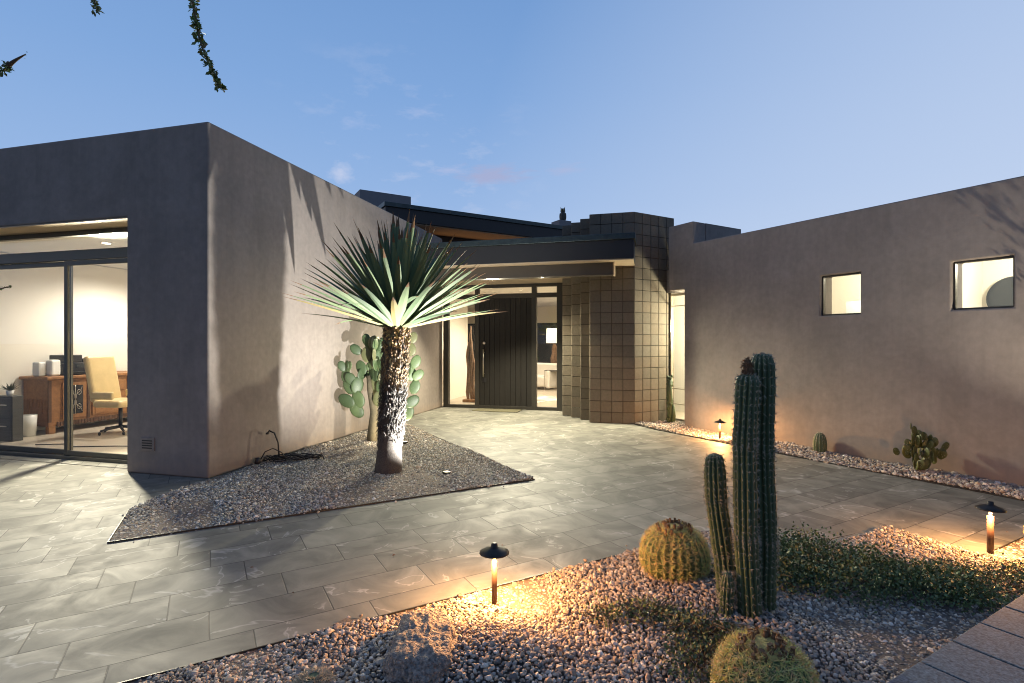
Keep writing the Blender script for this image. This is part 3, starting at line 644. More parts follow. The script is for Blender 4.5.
# --- yucca
yu = empty('yucca', (-2.94, 5.54, 0), 'tall yucca with shaggy trunk and a spiky fan of sword leaves, in the gravel bed', 'yucca')
TH = 1.72
b = MB(); prof = []
for i in range(60):
    t = i/59; z = t*TH-.03
    r = .165-.03*min(1, t*5) if t < .2 else .135+.012*math.sin(t*9)
    prof.append((r*(1+.02*math.sin(i*2.3)), z))
b.lathe(prof, 30, T=Matrix.Shear('XY', 3, (.0, .0)), col=(.075, .066, .058)); b.v = [(x+.058*z, y+.015*z, z) for x, y, z in b.v]; b.build('trunk', M['ybark'], yu, smooth=True)
b = MB()
for k in range(2600):
    t = random.random()**.85; z = .40+t*(TH-.42); w = random.uniform(0, 2*PI); r = .135
    up = z > 1.15 and random.random() < .9
    ln = random.uniform(.03, .07); wd = random.uniform(.012, .03)*(1.2 if up else .8)
    n_ = Vector((math.cos(w), math.sin(w), 0)); tg = Vector((-math.sin(w), math.cos(w), 0))
    dz = Vector((0, 0, 1 if random.random() < .55 else -1))
    base = n_*r+Vector((0, 0, z)); tip = base+n_*random.uniform(.012, .038)+dz*ln+tg*random.uniform(-.02, .02)
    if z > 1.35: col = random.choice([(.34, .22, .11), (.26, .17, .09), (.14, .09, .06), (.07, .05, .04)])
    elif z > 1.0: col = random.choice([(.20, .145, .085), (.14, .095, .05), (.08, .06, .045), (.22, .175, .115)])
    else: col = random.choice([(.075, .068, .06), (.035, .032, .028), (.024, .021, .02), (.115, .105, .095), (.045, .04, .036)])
    th_ = n_*.004
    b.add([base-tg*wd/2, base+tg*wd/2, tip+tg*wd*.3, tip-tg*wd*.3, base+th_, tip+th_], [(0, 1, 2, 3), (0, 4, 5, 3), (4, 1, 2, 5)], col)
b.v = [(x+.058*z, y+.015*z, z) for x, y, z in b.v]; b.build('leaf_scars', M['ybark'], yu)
b = MB(); NL = 165
for k in range(NL):
    ga = k*2.39996; t = (k+.5)/NL
    el = R(14+76*t**1.08)+random.uniform(-.07, .07)
    ln = random.uniform(1.08, 1.34)*(1-.04*t) ; wd = random.uniform(.076, .102)
    d = Vector((math.cos(ga)*math.cos(el), math.sin(ga)*math.cos(el), math.sin(el))).normalized()
    base = Vector((0, 0, TH-.06+.10*t))+Vector((math.cos(ga), math.sin(ga), 0))*(.10*(1-t*.7))
    side = d.cross(Vector((0, 0, 1))); side = side.normalized() if side.length > .05 else Vector((1, 0, 0))
    side = (side+Vector((random.uniform(-.2, .2), random.uniform(-.2, .2), random.uniform(-.2, .2)))).normalized(); side = (side-d*side.dot(d)).normalized()
    nrm = side.cross(d).normalized(); nrm = nrm if nrm.z > 0 else -nrm
    segs = 9; L_ = []; C_ = []; R_ = []
    sag = .035*(1-t)+random.uniform(-.03, .06)+(.25 if random.random() < .05 else 0)
    for j in range(segs+1):
        u_ = j/segs
        w_ = wd*(0.62+.38*min(1, u_*3.5))*(1-u_**3.2)**.9/2*(1 if u_ < .98 else .2)+.0008
        c_ = base+d*(ln*u_)-Vector((0, 0, sag*u_*u_*ln))
        L_.append(c_-side*w_+nrm*w_*.38); R_.append(c_+side*w_+nrm*w_*.38); C_.append(c_)
    g1 = mixc_((.095, .15, .085), (.19, .25, .13), random.random())
    if t < .10 and random.random() < .25: g1 = (.30, .24, .10)
    o0 = len(b.v); b.v += [tuple(p) for tr_ in zip(L_, C_, R_) for p in tr_]
    for j in range(segs):
        a_ = o0+3*j
        cj = mixc_((.17, .19, .09), g1, min(1, j/1.6)) if j < 2 else (g1 if j < segs-1 else (.18, .10, .05))
        for f in ((a_, a_+1, a_+4, a_+3), (a_+1, a_+2, a_+5, a_+4)): b.f.append(f); b.c.append(cj)
b.v = [(x+.10, y+.025, z) for x, y, z in b.v]; b.build('crown', M['yleaf'], yu)

# --- prickly pears
def pad_tree(rootname, loc, label, specs, padr, colors, thick=.22, trunk=None, mat_='pad', group=None):
    r = empty(rootname, loc, label, 'prickly pear', group)
    if trunk:
        b = MB(); b.tube(trunk[0], trunk[1], 12); b.build('stem', M['pwood'], r, smooth=True)
    b = MB(); sp = MB()
    for (x, y, z, az, lean, sc) in specs:      # centre, facing azimuth, in-plane lean
        Mx = Matrix.Rotation(az, 3, 'Z') @ Matrix.Rotation(lean, 3, 'Y')
        rr = padr*sc
        b.ell((x, y, z), (rr*.80, rr*thick*.8, rr*1.12), Mx, 16, 10, random.choice(colors), .02)
        for k in range(16):
            a, c = random.uniform(-.8, .8), random.uniform(-.8, .8)
            if a*a+c*c > .75: continue
            for s_ in (-1, 1):
                hh = rr*thick*.8*math.sqrt(1-a*a-c*c)
                p = Mx @ Vector((a*rr*.80, s_*hh, c*rr*1.12))+Vector((x, y, z)); nn = Mx @ Vector((a*.3, s_, c*.3))
                q = p+nn*.016+Vector((random.uniform(-.006, .006),)*3); t_ = Mx @ Vector((.0012, 0, 0))
                sp.add([p-t_, p+t_, q], [(0, 1, 2)])
    b.build('pads', M[mat_], r, smooth=True); sp.build('spines', M['spine'], r)
    return r
PC = [(.055, .088, .036), (.08, .12, .048), (.042, .07, .028), (.11, .115, .05)]
PX = 1.22
# pads laid out on a branching plant: (dx, dy) from the foot
def grow(seedv, levels, r0, spread, base_pts):
    rnd = random.Random(seedv); specs = []
    def g_(p, az, lean, lv, sc):
        d = Vector((math.sin(lean)*math.cos(az), math.sin(lean)*math.sin(az), math.cos(lean)))
        c = Vector(p)+d*r0*sc*1.05
        specs.append((c.x, c.y, c.z, az, lean, sc))
        if lv <= 0: return
        tip = Vector(p)+d*r0*sc*2.0
        for _ in range(rnd.choice((1, 2, 2, 3))):
            l2 = lean*.55+rnd.uniform(-spread, spread)
            g_(tip-d*.02, az+rnd.uniform(-.9, .9), l2, lv-1, sc*rnd.uniform(.82, 1.0))
    for (p, az, lean, lv, sc) in base_pts: g_(p, az, lean, lv, sc)
    return specs
s1 = grow(5, 3, .105, .75, [((-.12, -.05, .52), .2, -.35, 3, 1.15), ((.12, .02, .48), .25, .35, 3, 1.1), ((0, .02, .72), .1, -.08, 4, 1.05), ((-.05, .1, .45), 1.2, .2, 3, 1), ((.05, -.05, .55), .3, .15, 3, 1.)])
s1 = [(x*1.45, y, z, a1, l1, q1) for x, y, z, a1, l1, q1 in s1]
s1 += [(.62, .03, .62, .4, .9, 1), (.66, .03, .84, .2, .4, .95), (.60, .03, 1.04, .5, -.2, 1), (.68, .02, 1.22, .3, .4, .9), (.60, .04, 1.40, .2, 0, .85), (.72, .02, 1.02, .4, .8, .85), (.55, .03, .45, .2, .3, 1.05), (.64, .02, 1.58, .3, .2, .75)]
s1 += [(-.40, -.12, .62, .3, -1.0, 1.15), (-.26, -.06, .47, .4, -.7, 1.1), (.35, 0, .66, .2, .9, 1), (-.34, -.1, .95, .5, -.6, .95), (-.22, .0, 1.12, .1, -.4, 1), (-.13, 0, 1.32, .2, -.1, 1.), (-.30, -.02, 1.40, .5, -.9, .85), (-.02, 0, 1.52, .3, .4, .85), (-.14, .02, 1.55, .4, -.2, .8), (.42, .02, .9, .6, .3, .9), (.45, 0, 1.12, .4, -.1, .9), (.30, .02, 1.3, .3, .3, .9), (.40, .05, 1.48, .3, .2, .8)]
pad_tree('prickly_pear', (-4.07, 7.22, 0), 'tall green prickly pear climbing the wall directly behind the yucca trunk', s1, .105, PC, .20,
         ([(-.04, 0, -.02), (-.02, 0, .2), (.0, 0, .45), (-.06, 0, .75), (-.1, 0, 1.0)], [.085, .075, .06, .05, .03]))
rnd = random.Random(21); s2 = []
for k in range(58):
    w = 2*PI*k*.618; up = rnd.uniform(.05, 1.45); q = rnd.uniform(.45, 1.0)**.6
    x, y, z = .235*q*math.cos(up)*math.cos(w), .17*q*math.cos(up)*math.sin(w), .17+.27*q*math.sin(up)+.03*rnd.random()
    s2.append((x, y, z, w+rnd.uniform(-.8, .8), rnd.uniform(-.2, 1.0)*math.cos(up), rnd.uniform(.75, 1.05)))
for k in range(9):
    w = 2*PI*k/9; s2.append((.06*math.cos(w), .05*math.sin(w), .10+.05*rnd.random(), w+1.2, .5, 1.1))
s2 += [(-.07, 0, .50, .4, -.2, .9), (-.10, .01, .545, 1.0, -.1, .7), (.24, .02, .33, .3, .8, .95), (-.25, 0, .25, .5, -.9, .95)]
pad_tree('prickly_pear', (3.00, 6.98, 0), 'dark low bushy prickly pear on the gravel strip at the foot of the taupe wall', s2, .052, [(.075, .095, .028), (.06, .08, .025), (.09, .105, .03)], .20,
         ([(0, 0, -.02), (0, 0, .08), (.01, 0, .16)], [.04, .035, .03]))

# --- ribbed cacti
def ribbed(path, rads, ribs, depth, dome=True, n_per=6, phase=0):
    """smooth ribbed column mesh + list of areole points (pos, outward)"""
    V = []; ring = ribs*n_per; P_ = [Vector(p) for p in path]; ar = []
    frames = []
    a = None
    for i, p in enumerate(P_):
        t = (P_[min(i+1, len(P_)-1)]-P_[max(i-1, 0)]).normalized()
        if a is None: a = Vector((1, 0, 0)); a = (a-t*a.dot(t)).normalized()
        else: a = (a-t*a.dot(t)).normalized()
        frames.append((p, a, t.cross(a), t))
    b = MB()
    for i, (p, a, c, t) in enumerate(frames):
        for k in range(ring):
            w = 2*PI*k/ring+phase; rib = abs(math.cos((w-phase)*ribs/2))**.8
            rr = rads[i]*(1-depth*(1-rib)); b.v.append(tuple(p+(a*math.cos(w)+c*math.sin(w))*rr))
        for k in range(ribs):
            w = 2*PI*k/ribs+phase
            nn = (a*math.cos(w)+c*math.sin(w))
            ar.append((p+nn*rads[i], nn, t, i, k))
    m = len(frames)
    for i in range(m-1):
        for k in range(ring):
            b.f.append((i*ring+k, i*ring+(k+1) % ring, (i+1)*ring+(k+1) % ring, (i+1)*ring+k)); b.c.append((1, 1, 1))
    b.f.append(tuple(range((m-1)*ring, m*ring))); b.c.append((1, 1, 1))
    return b, ar
def spines(b, ar, length, n, width=.0012, spread=.9, col=(1, 1, 1), colvar=0, curve=0):
    for (p, nn, t, i, k) in ar:
        for _ in range(n):
            tg = nn.cross(t)
            d = (nn*random.uniform(.35, 1)+tg*random.uniform(-spread, spread)+t*random.uniform(-spread, spread)).normalized()
            s = d.cross(Vector((random.uniform(-1, 1), random.uniform(-1, 1), random.uniform(-1, 1)))).normalized()*width
            ln = length*random.uniform(.6, 1.15); q = p+d*ln; c = tuple(x*random.uniform(1-colvar, 1+colvar) for x in col)
            if curve:
                mid = p+d*ln*.5; q = q-nn*ln*curve
                b.add([p-s, p+s, mid+s*.8, mid-s*.8, q], [(0, 1, 2, 3), (3, 2, 4)], c)
            else: b.add([p-s, p+s, q], [(0, 1, 2)], c)
def column(pts, r, ribs, depth=.24, step=.0155):
    # resample pts [(x,y,z)] with r(t)
    P_ = [Vector(p) for p in pts]; H = P_[-1].z-P_[0].z; n = max(6, int(H/step)); path = []; rad = []
    for i in range(n+1):
        t = i/n; x = t*(len(P_)-1); j = min(int(x), len(P_)-2); f = x-j; f = f*f*(3-2*f)
        p = P_[j].lerp(P_[j+1], f); path.append(p)
        d = (1-t)*H
        rr = r*(1 if t > .08 else .84+2*t)
        rr *= 1+.025*math.sin(i*.33)+.018*math.sin(i*1.1)
        if d < r*2.3: rr *= math.sqrt(max(.0, 1-(1-d/(r*2.3))**2))*.97+.03
        rad.append(rr)
    return path, rad
cl = empty('columnar_cactus', (.56, 3.12, 0), 'tall dark green clump of ribbed columnar cacti standing between the two golden barrels', 'cactus')
def stem(pts, r, ribs, ph_=0):
    path, rad = column(pts, r, ribs); b, ar = ribbed(path, rad, ribs, .36, phase=ph_)
    o = b.build('stem', M['saguaro'], cl, smooth=True)
    s_ = MB(); spines(s_, [q for q in ar if q[3] % 2 == 0], .024, 7, .0013, col=(1, 1, 1)); s_.build('spines', M['spine'], o)
stem([(-.03, -.03, -.02), (-.055, -.04, .45), (-.062, -.04, .95), (-.045, -.04, 1.33)], .061, 13)
stem([(.05, .06, -.02), (.06, .07, .4), (.045, .07, .9), (.05, .07, 1.44)], .065, 14, .2)
stem([(-.12, .06, -.02), (-.15, .09, .3), (-.19, .10, .60), (-.20, .10, .86)], .060, 13, .1)
stem([(-.155, -.06, -.02), (-.155, -.06, .1), (-.150, -.06, .18), (-.150, -.06, .25)], .036, 11)
path, rad = column([(-.045, -.04, 1.30), (-.046, -.04, 1.34), (-.047, -.04, 1.38), (-.048, -.04, 1.415)], .024, 10, step=.012)
b, ar = ribbed(path, rad, 10, .2); o = b.build('bud', M['bud'], cl, smooth=True); s_ = MB(); spines(s_, ar, .022, 8, .0012); s_.build('spines', M['bud'], o)

def barrel(name, loc, r, h, label, ribs=26, sp=.034, n=8, col=(1, 1, 1), skin='barrel', spm='gold', buds=46, group='golden barrel cacti', cat='barrel cactus', steps=22, wool=True, curve=.45, bscale=1.0, width=.0016):
    root = empty(name, loc, label, cat, group); path = []; rad = []
    for i in range(steps+1):
        t = i/steps; a = -.55+t*(PI/2+.55-.16)
        path.append((0, 0, h*.42+h*.58*math.sin(a) if a > 0 else h*.42+h*.62*math.sin(a)*1.0)); rad.append(r*math.cos(a)**.75)
    b, ar = ribbed(path, rad, ribs, .24, n_per=5); b.build('body', M[skin], root, smooth=True)
    s_ = MB(); spines(s_, ar, sp, n, width, spread=1.0, col=(.66, .58, .22) if spm == 'gold' else col, colvar=.25, curve=curve); s_.build('spines', M[spm], root)
    if wool:
        w_ = MB(); w_.ell((0, 0, h*.965), (r*.47, r*.47, h*.085), None, 20, 8, jitter=.05); w_.build('crown_wool', M['wool'], root, smooth=True)
    if buds:
        q = MB()
        for k in range(buds):
            w = 2*PI*k/buds*2.02+random.uniform(-.1, .1); rr = r*random.uniform(.20, .54); z = h*(1.035-.13*(rr/r/.54)**2); ln = random.uniform(.026, .046)*bscale
            T = Matrix.Rotation(random.uniform(-.3, .3)+.25, 3, Vector((-math.sin(w), math.cos(w), 0)))
            q.lathe([(.001, -.01), (.0085*bscale, 0), (.010*bscale, ln*.5), (.006*bscale, ln*.8), (.009*bscale, ln), (.001, ln)], 7, c=(rr*math.cos(w), rr*math.sin(w), z), T=T)
        q.build('dried_flowers', M['bud'], root)
    return root
barrel('barrel_cactus', (.155, 3.56, -.01), .208, .315, 'round golden barrel cactus with a brown flower ring, left of the tall columnar clump', n=9, sp=.050, steps=26, width=.0013)
barrel('barrel_cactus', (.455, 2.33, -.03), .188, .30, 'golden barrel cactus nearest the camera with a yellow woolly crown, cut by the bottom edge', n=9, buds=44, sp=.060, steps=28, width=.0013)
barrel('barrel_cactus', (2.83, 4.62, 0), .17, .27, 'pale glowing barrel cactus beside the right path light, cut by the right edge', n=10)
barrel('small_barrel_cactus', (2.24, 7.97, -.01), .085, .29, 'small upright green barrel cactus on the strip of gravel by the taupe wall', ribs=13, sp=.016, n=4, skin='saguaro', spm='spine', buds=0, wool=False, group=None, cat='cactus', curve=0)
barrel('hedgehog_cactus', (-1.40, 1.97, -.06), .085, .13, 'small round cactus fuzzy with white spines at the bottom edge of the gravel', ribs=16, sp=.030, n=16, spm='spine', skin='saguaro', buds=0, wool=False, group=None, cat='cactus', curve=.1, steps=14)
# slim post cactus by the narrow window
pc = empty('post_cactus', (.36, 10.16, 0), 'slim knobbly post cactus beside the narrow lit window', 'cactus')
b = MB(); b.tube([(0, 0, -.02), (.01, 0, .3), (-.01, 0, .6), (0, 0, .88)], [.05, .058, .05, .045], 9)
for k in range(46): b.ell((random.uniform(-.05, .05), random.uniform(-.05, .05), random.uniform(.02, .9)), (.024, .024, .03), None, 7, 5, jitter=.1)
b.build('stem', M['saguaro'], pc, smooth=True)
b = MB(); b.tube([(.05, -.05, -.02), (.07, -.06, .16), (.06, -.06, .36)], [.03, .035, .02], 8); b.build('arm', M['saguaro'], pc, smooth=True)

# --- trailing leafy shrubs
def shrub(loc, label, blobs, nleaf, leafs, cols, name='trailing_shrub', flat=.6, tw=40, kind=None):
    r = empty(name, loc, label, 'shrub')
    rnd = np.random.default_rng(len(label)+nleaf)
    bw = np.array([bb[3]*bb[4] for bb in blobs]); ci = rnd.choice(len(blobs), nleaf, p=bw/bw.sum())
    B = np.array([bb[:6] for bb in blobs])[ci]          # x y z rx ry rz
    d = rnd.normal(size=(nleaf, 3)); d /= np.linalg.norm(d, axis=1)[:, None]; d[:, 2] = np.abs(d[:, 2])
    rad = rnd.uniform(.25, 1.0, nleaf)**.6*np.exp(rnd.normal(0, .10, nleaf))
    # clumping
    lump = 1+.28*np.sin(d[:, 0]*9+B[:, 0]*7)*np.cos(d[:, 1]*8+B[:, 1]*9)
    P_ = B[:, :3]+d*B[:, 3:6]*(rad*lump)[:, None]; P_[:, 2] = np.maximum(P_[:, 2], .012+rnd.uniform(0, .02, nleaf))
    t = rnd.normal(size=(nleaf, 3)); t[:, 2] += .5; t /= np.linalg.norm(t, axis=1)[:, None]
    s = np.cross(t, rnd.normal(size=(nleaf, 3))); s /= np.linalg.norm(s, axis=1)[:, None]
    ln = leafs*rnd.uniform(.6, 1.4, (nleaf, 1)); wd = ln*.32
    V = np.stack([P_, P_+t*ln*.5+s*wd, P_+t*ln, P_+t*ln*.5-s*wd], 1)
    F = np.arange(nleaf*4).reshape(-1, 4); C = np.array(cols)[rnd.integers(0, len(cols), nleaf)]*rnd.uniform(.7, 1.3, (nleaf, 1))
    bulk('leaves', V.reshape(-1, 3), F, C, M['leaf'], r)
    b = MB()
    for k in range(tw):
        bb = random.choice(blobs); w = random.uniform(0, 2*PI); q = random.uniform(.5, 1.1)
        p0 = Vector((bb[0], bb[1], .0)); p2 = Vector((bb[0]+bb[3]*q*math.cos(w), bb[1]+bb[4]*q*math.sin(w), bb[5]*random.uniform(.2, 1.1)))
        p1 = (p0+p2)/2+Vector((0, 0, bb[5]*.35)); b.tube([p0, p1, p2], [.0035, .0025, .001], 5)
    b.build('stems', M['stemm'], r)
    return r
GC = [(.095, .145, .05), (.12, .18, .065), (.07, .11, .045), (.17, .19, .085)]
shrub((1.35, 3.75, 0), 'dark green mat of small leaved shrub spreading right of the columnar cactus',
      [(-.52, .02, .02, .30, .34, .20), (-.30, .22, .02, .30, .30, .19), (-.20, -.18, .02, .32, .25, .16), (.02, .10, .02, .30, .28, .16), (.20, -.10, .02, .28, .26, .13), (.36, .06, .02, .24, .22, .10), (.42, -.12, .02, .22, .2, .09), (-.62, -.2, .02, .2, .2, .12)], 15000, .020, GC)
shrub((2.0, 3.78, 0), 'low sparse trailing shrub thinning out in the gravel below the right path light',
      [(-.15, .0, .01, .26, .2, .08), (.12, .10, .01, .28, .2, .08), (.34, .30, .01, .24, .2, .07), (-.05, .30, .0, .2, .15, .05)], 3200, .018, GC+[(.12, .08, .045)])
shrub((.12, 2.78, 0), 'straggly green and brown shrub sprawling in front of the cacti, left of the nearest barrel',
      [(.14, .02, .0, .24, .18, .15), (.28, -.10, .0, .18, .16, .14), (-.12, .16, .0, .26, .16, .09), (.10, -.24, .0, .2, .2, .10), (-.28, .10, .0, .2, .14, .06)], 5200, .018, GC+[(.13, .085, .045), (.16, .15, .08)], tw=90)
shrub((.62, 3.62, 0), 'small wispy green shrub behind the columnar cactus stems',
      [(0, 0, .02, .2, .16, .17), (-.14, -.12, .02, .12, .1, .1)], 2600, .018, GC)
# --- boulder
b = MB(); rb = bmesh.new(); bmesh.ops.create_icosphere(rb, subdivisions=6, radius=1)
from mathutils import noise as mn
for v in rb.verts:
    p = v.co.copy(); k = 1+.16*mn.noise(p*1.4+Vector((3, 1, 2)))+.10*mn.noise(p*3.5)+.05*mn.noise(p*9)+.03*mn.noise(p*22)+.015*mn.noise(p*48)
    q = Vector((p.x, p.y, p.z)); m_ = max(abs(q.x), abs(q.y), abs(q.z)*.9); q = q*(.72+.28/ max(m_, .55)*.8)
    v.co = Vector((q.x*.17*k, q.y*.30*k, q.z*.15*k))
b.v = [tuple(v.co) for v in rb.verts]; b.f = [tuple(v.index for v in f.verts) for f in rb.faces]; b.c = [(1, 1, 1)]*len(b.f); rb.free()
o = b.build('boulder', M['rock'], None, smooth=True, loc=(-1.03, 2.30, .01), rz=.35); tag(o, 'rough granite boulder sunk in the gravel mound just below the nearest path light', 'boulder')

# --- granite paver steps at the lower right
for k in range(-1, 5):
    s0 = k*.318; b = MB()
    # along (1,1) from (1.15,2.69)
    e0 = Vector((1.15, 2.69, 0))+Vector((S2, S2, 0))*(s0+.006); e1 = e0+Vector((S2, S2, 0))*.306; w = Vector((S2, -S2, 0))*2.4
    b.prism([tuple(p[:2]) for p in (e0, e0+w, e1+w, e1)], -.02, .10+.001*(k % 2)); o = b.build('stone_paver', M['paver'], bevel=.004); 
    labs = {-3: 'grey granite paver past the bottom edge, first of the raised row', -2: 'grey granite paver just below the frame, second of the raised row', -1: 'grey granite paver mostly cut off by the bottom edge',
            0: 'grey granite paver whose corner tip sits lowest in the photo', 1: 'speckled grey granite paver, second visible from the bottom edge', 2: 'speckled grey granite paver in the middle of the visible raised row',
            3: 'speckled grey granite paver whose end touches the trailing shrub', 4: 'grey granite paver reaching the right edge beside the shrub mat'}
    tag(o, labs.get(k, 'grey granite paver of the raised row beyond the right edge'), 'paver', 'grey granite pavers in a raised row')

# --- ocotillo whose wands arch into the top of the view
oc = empty('ocotillo', (-2.6, .25, 0), 'leafy arching wands of a tall desert shrub hanging into the top left of the view', 'shrub')
lf = MB()
def wand(pts, leafy_from=.35, dens=13, ls=.028):
    b = MB(); base = Vector((-2.6, .25, 0)); P_ = [Vector(p)-base for p in pts]; pl = []
    n = 60
    for i in range(n+1):
        x = i/n*(len(P_)-1); j = min(int(x), len(P_)-2); f = x-j
        p0 = P_[max(j-1, 0)]; p1 = P_[j]; p2 = P_[j+1]; p3 = P_[min(j+2, len(P_)-1)]
        pl.append(.5*((2*p1)+(-p0+p2)*f+(2*p0-5*p1+4*p2-p3)*f*f+(-p0+3*p1-3*p2+p3)*f**3))
    b.tube(pl, [.013*(1-i/n)+.002 for i in range(n+1)], 7); b.build('branch', M['stemm'], oc, smooth=True)
    tot = sum((pl[i+1]-pl[i]).length for i in range(n))
    for k in range(int(tot*dens*6)):
        i = random.randint(int(n*leafy_from), n); p = pl[i]+Vector([random.gauss(0, .006) for _ in range(3)])
        d = Vector([random.gauss(0, 1) for _ in range(3)]).normalized(); s = d.cross(Vector([random.gauss(0, 1) for _ in range(3)])).normalized(); l_ = ls*random.uniform(.6, 1.2)
        c = tuple(x*random.uniform(.7, 1.3) for x in (.13, .18, .06)); lf.add([p, p+d*l_*.55+s*l_*.26, p+d*l_, p+d*l_*.55-s*l_*.26], [(0, 1, 2, 3)], c)
_f = lambda px, py, D: (lambda a: Vector(((-.2538+a*.9673)*D, (.9673+a*.2538)*D, 1.5+(343-py)*D/525)))((px-512)/525)
wand([(-2.6, .25, 0), (-2.7, .7, 2.0), tuple(_f(150, -170, 2.8)), tuple(_f(188, -20, 2.6)), tuple(_f(200, 40, 2.55)), tuple(_f(219, 87, 2.5))], .45)
wand([(-2.6, .25, 0), (-3.2, .7, 2.2), tuple(_f(40, -200, 3.4)), tuple(_f(80, -60, 3.3)), tuple(_f(97, 11, 3.2))], .4)
wand([(-2.6, .25, 0), (-3.6, .6, 1.6), tuple(_f(-90, 150, 3.2)), tuple(_f(-30, 95, 3.2)), tuple(_f(8, 66, 3.2))], .45, 20)
wand([tuple(_f(8, 66, 3.2)), tuple(_f(16, 60, 3.18)), tuple(_f(26, 54, 3.15))], 0, 5, .012)
wand([(-2.6, .25, 0), (-3.2, .5, .9), tuple(_f(-60, 320, 3.0)), tuple(_f(-10, 293, 3.0)), tuple(_f(12, 286, 3.0))], .7, 1.5, .015)
lf.build('leaves', M['leaf'], oc)

# ------------------------------------------------------------------ irrigation hose heap by wall B
hs = empty('hose_bundle', (-4.42, 5.60, 0), 'tangle of black irrigation tubing and cable coming out of the wall by the gravel', 'hose')
b = MB(); b.tube([(-.24, .02, .36), (-.20, .0, .40), (-.14, .02, .37), (-.10, .04, .25), (-.09, .05, .03)], .010, 8); b.lathe([(.02, 0), (.02, .02)], 10, c=(-.24, .02, .35)); b.build('riser', M['blk'], hs, smooth=True)
b = MB()
for k in range(9):
    rnd = random.Random(k); cx_, cy_ = rnd.uniform(-.08, .22), rnd.uniform(-.02, .20); rx, ry = rnd.uniform(.16, .34), rnd.uniform(.05, .10)
    b.tube([(cx_+rx*math.cos(w_*.3)*(1-.01*w_)+rnd.uniform(-.02, .02), cy_+ry*math.sin(w_*.3)+.3*rx*math.cos(w_*.3), .045+.02*math.sin(w_*1.1+k)+rnd.uniform(0, .02)) for w_ in range(int(rnd.uniform(16, 34)))], .0065, 6)
b.tube([(-.2, -.18, .04), (-.16, -.12, .16), (-.08, -.08, .2), (0, -.02, .14), (.03, .02, .04)], .007, 6)
b.build('coils', M['blk'], hs, smooth=True)
b = MB(); b.lathe([(.03, 0), (.035, .02), (.03, .07), (.001, .075)], 14, c=(-.20, -.20, .03)); b.build('fitting', M['blk'], hs, smooth=True)

# door mat
b = MB(); b.box(-3.78, -2.75, 10.95, 11.38, .002, .016); tag(b.build('door_mat', M['mat_'], bevel=.003), 'dark coir door mat lying before the entry door', 'door mat')

# owl on the chimney
ow = empty('owl_statue', (-2.44, 15.12, 5.03), 'dark owl statue perched on the small chimney above the entry roof', 'owl statue')
b = MB(); b.lathe([(.001, 0), (.075, .0), (.085, .06), (.09, .14), (.075, .22), (.06, .25), (.072, .29), (.066, .345), (.04, .37), (.001, .375)], 20); b.build('body', M['beam'], ow, smooth=True)
for s_ in (-1, 1):
    T = Matrix.Rotation(s_*.3, 3, 'Y'); b = MB(); b.lathe([(.022, 0), (.001, .075)], 8, c=(s_*.042, -.02, .345), T=T); b.build('ear_tuft', M['beam'], ow)
    b = MB(); b.ell((s_*.028, -.062, .315), (.017, .010, .017), None, 10, 6, col=(.5, .4, .13)); b.build('eye', M['gold'], ow, smooth=True)
b = MB(); b.lathe([(.010, 0), (.001, -.03)], 6, c=(0, -.075, .30)); b.build('beak', M['blk'], ow)
b = MB()
for s_ in (-1, 1): b.ell((s_*.078, .0, .14), (.025, .06, .11), None, 10, 8)
b.build('wings', M['beam'], ow, smooth=True)

# ------------------------------------------------------------------ office furniture
sb = empty('sideboard', (-9.7, 7.3, .038), 'carved oak sideboard with an iron grille door against the office wall', 'sideboard')
def L_(o, px=-9.7, py=7.3, pz=.02): return o
b = MB(); b.box(-.28, .28, -.98, 1.0, .10, .86); b.build('body', M['wood'], sb, bevel=.006)
b = MB(); b.box(-.31, .325, -1.03, 1.04, .862, .915); b.build('top', M['wood'], sb, bevel=.012)
for y in (-.93, .93):
    for x in (-.22, .25):
        b = MB(); b.box(x-.04, x+.04, y-.05, y+.05, -.018, .099); b.build('leg', M['wood'], sb, bevel=.006)
b = MB()
for k in range(36):
    y0 = -.86+k*.048; b.box(.283, .298, y0, y0+.044, .075+.02*abs(math.sin(k*1.1)), .16)
for y in (-.97, -.36, .36, .95): b.box(.283, .30, y-.025, y+.025, .17, .85)
b.build('carving', M['woodd'], sb, bevel=.003)
b = MB()
for k in range(26):
    t0 = k*.04; b.box(-.28+.02+t0*.5, -.28+.036+t0*.5, -.992, -.983, .14, .30+.25*abs(math.sin(k*.9)))
b.build('side_carving', M['wood'], sb)
for y0, y1, grille in ((-.78, -.40, True), (-.30, .30, False), (.40, .88, True)):
    b = MB(); b.box(.283, .302, y0, y1, .20, .80); pn = b.build('door', M['wood'], sb, bevel=.006)
    if grille:
        b = MB(); b.box(.3025, .306, y0+.06, y1-.06, .27, .75); b.build('grille_backing', M['dark'], pn)
        b = MB(); cy_ = (y0+y1)/2
        for sz in (-1, 1):
            for sy in (-1, 1):
                b.tube([(.312, cy_+sy*(.01+.055*(1-math.cos(a*.35)))*1.0, .51+sz*(.02+.03*a*.9+.02*math.sin(a*.9))) for a in range(8)], .006, 6)
                b.tube([(.312, cy_+sy*(.06+.035*math.cos(a*.6)), .51+sz*(.12+.04*math.sin(a*.6))) for a in range(11)], .005, 6)
        b.tube([(.312, cy_, .27), (.312, cy_, .75)], .006, 6); b.build('iron_grille', M['steel'], pn, smooth=True)
    else:
        for k in range(3):
            b = MB(); b.box(.3025, .311, y0+.04, y1-.04, .23+k*.19, .39+k*.19); b.build('drawer', M['wood'], pn, bevel=.006)
            b = MB(); b.ell((.325, (y0+y1)/2, .31+k*.19), (.014, .014, .014), None, 10, 6); b.build('knob', M['woodd'], pn, smooth=True)
zt = .955
def small(name, label, cat, build): build(); 
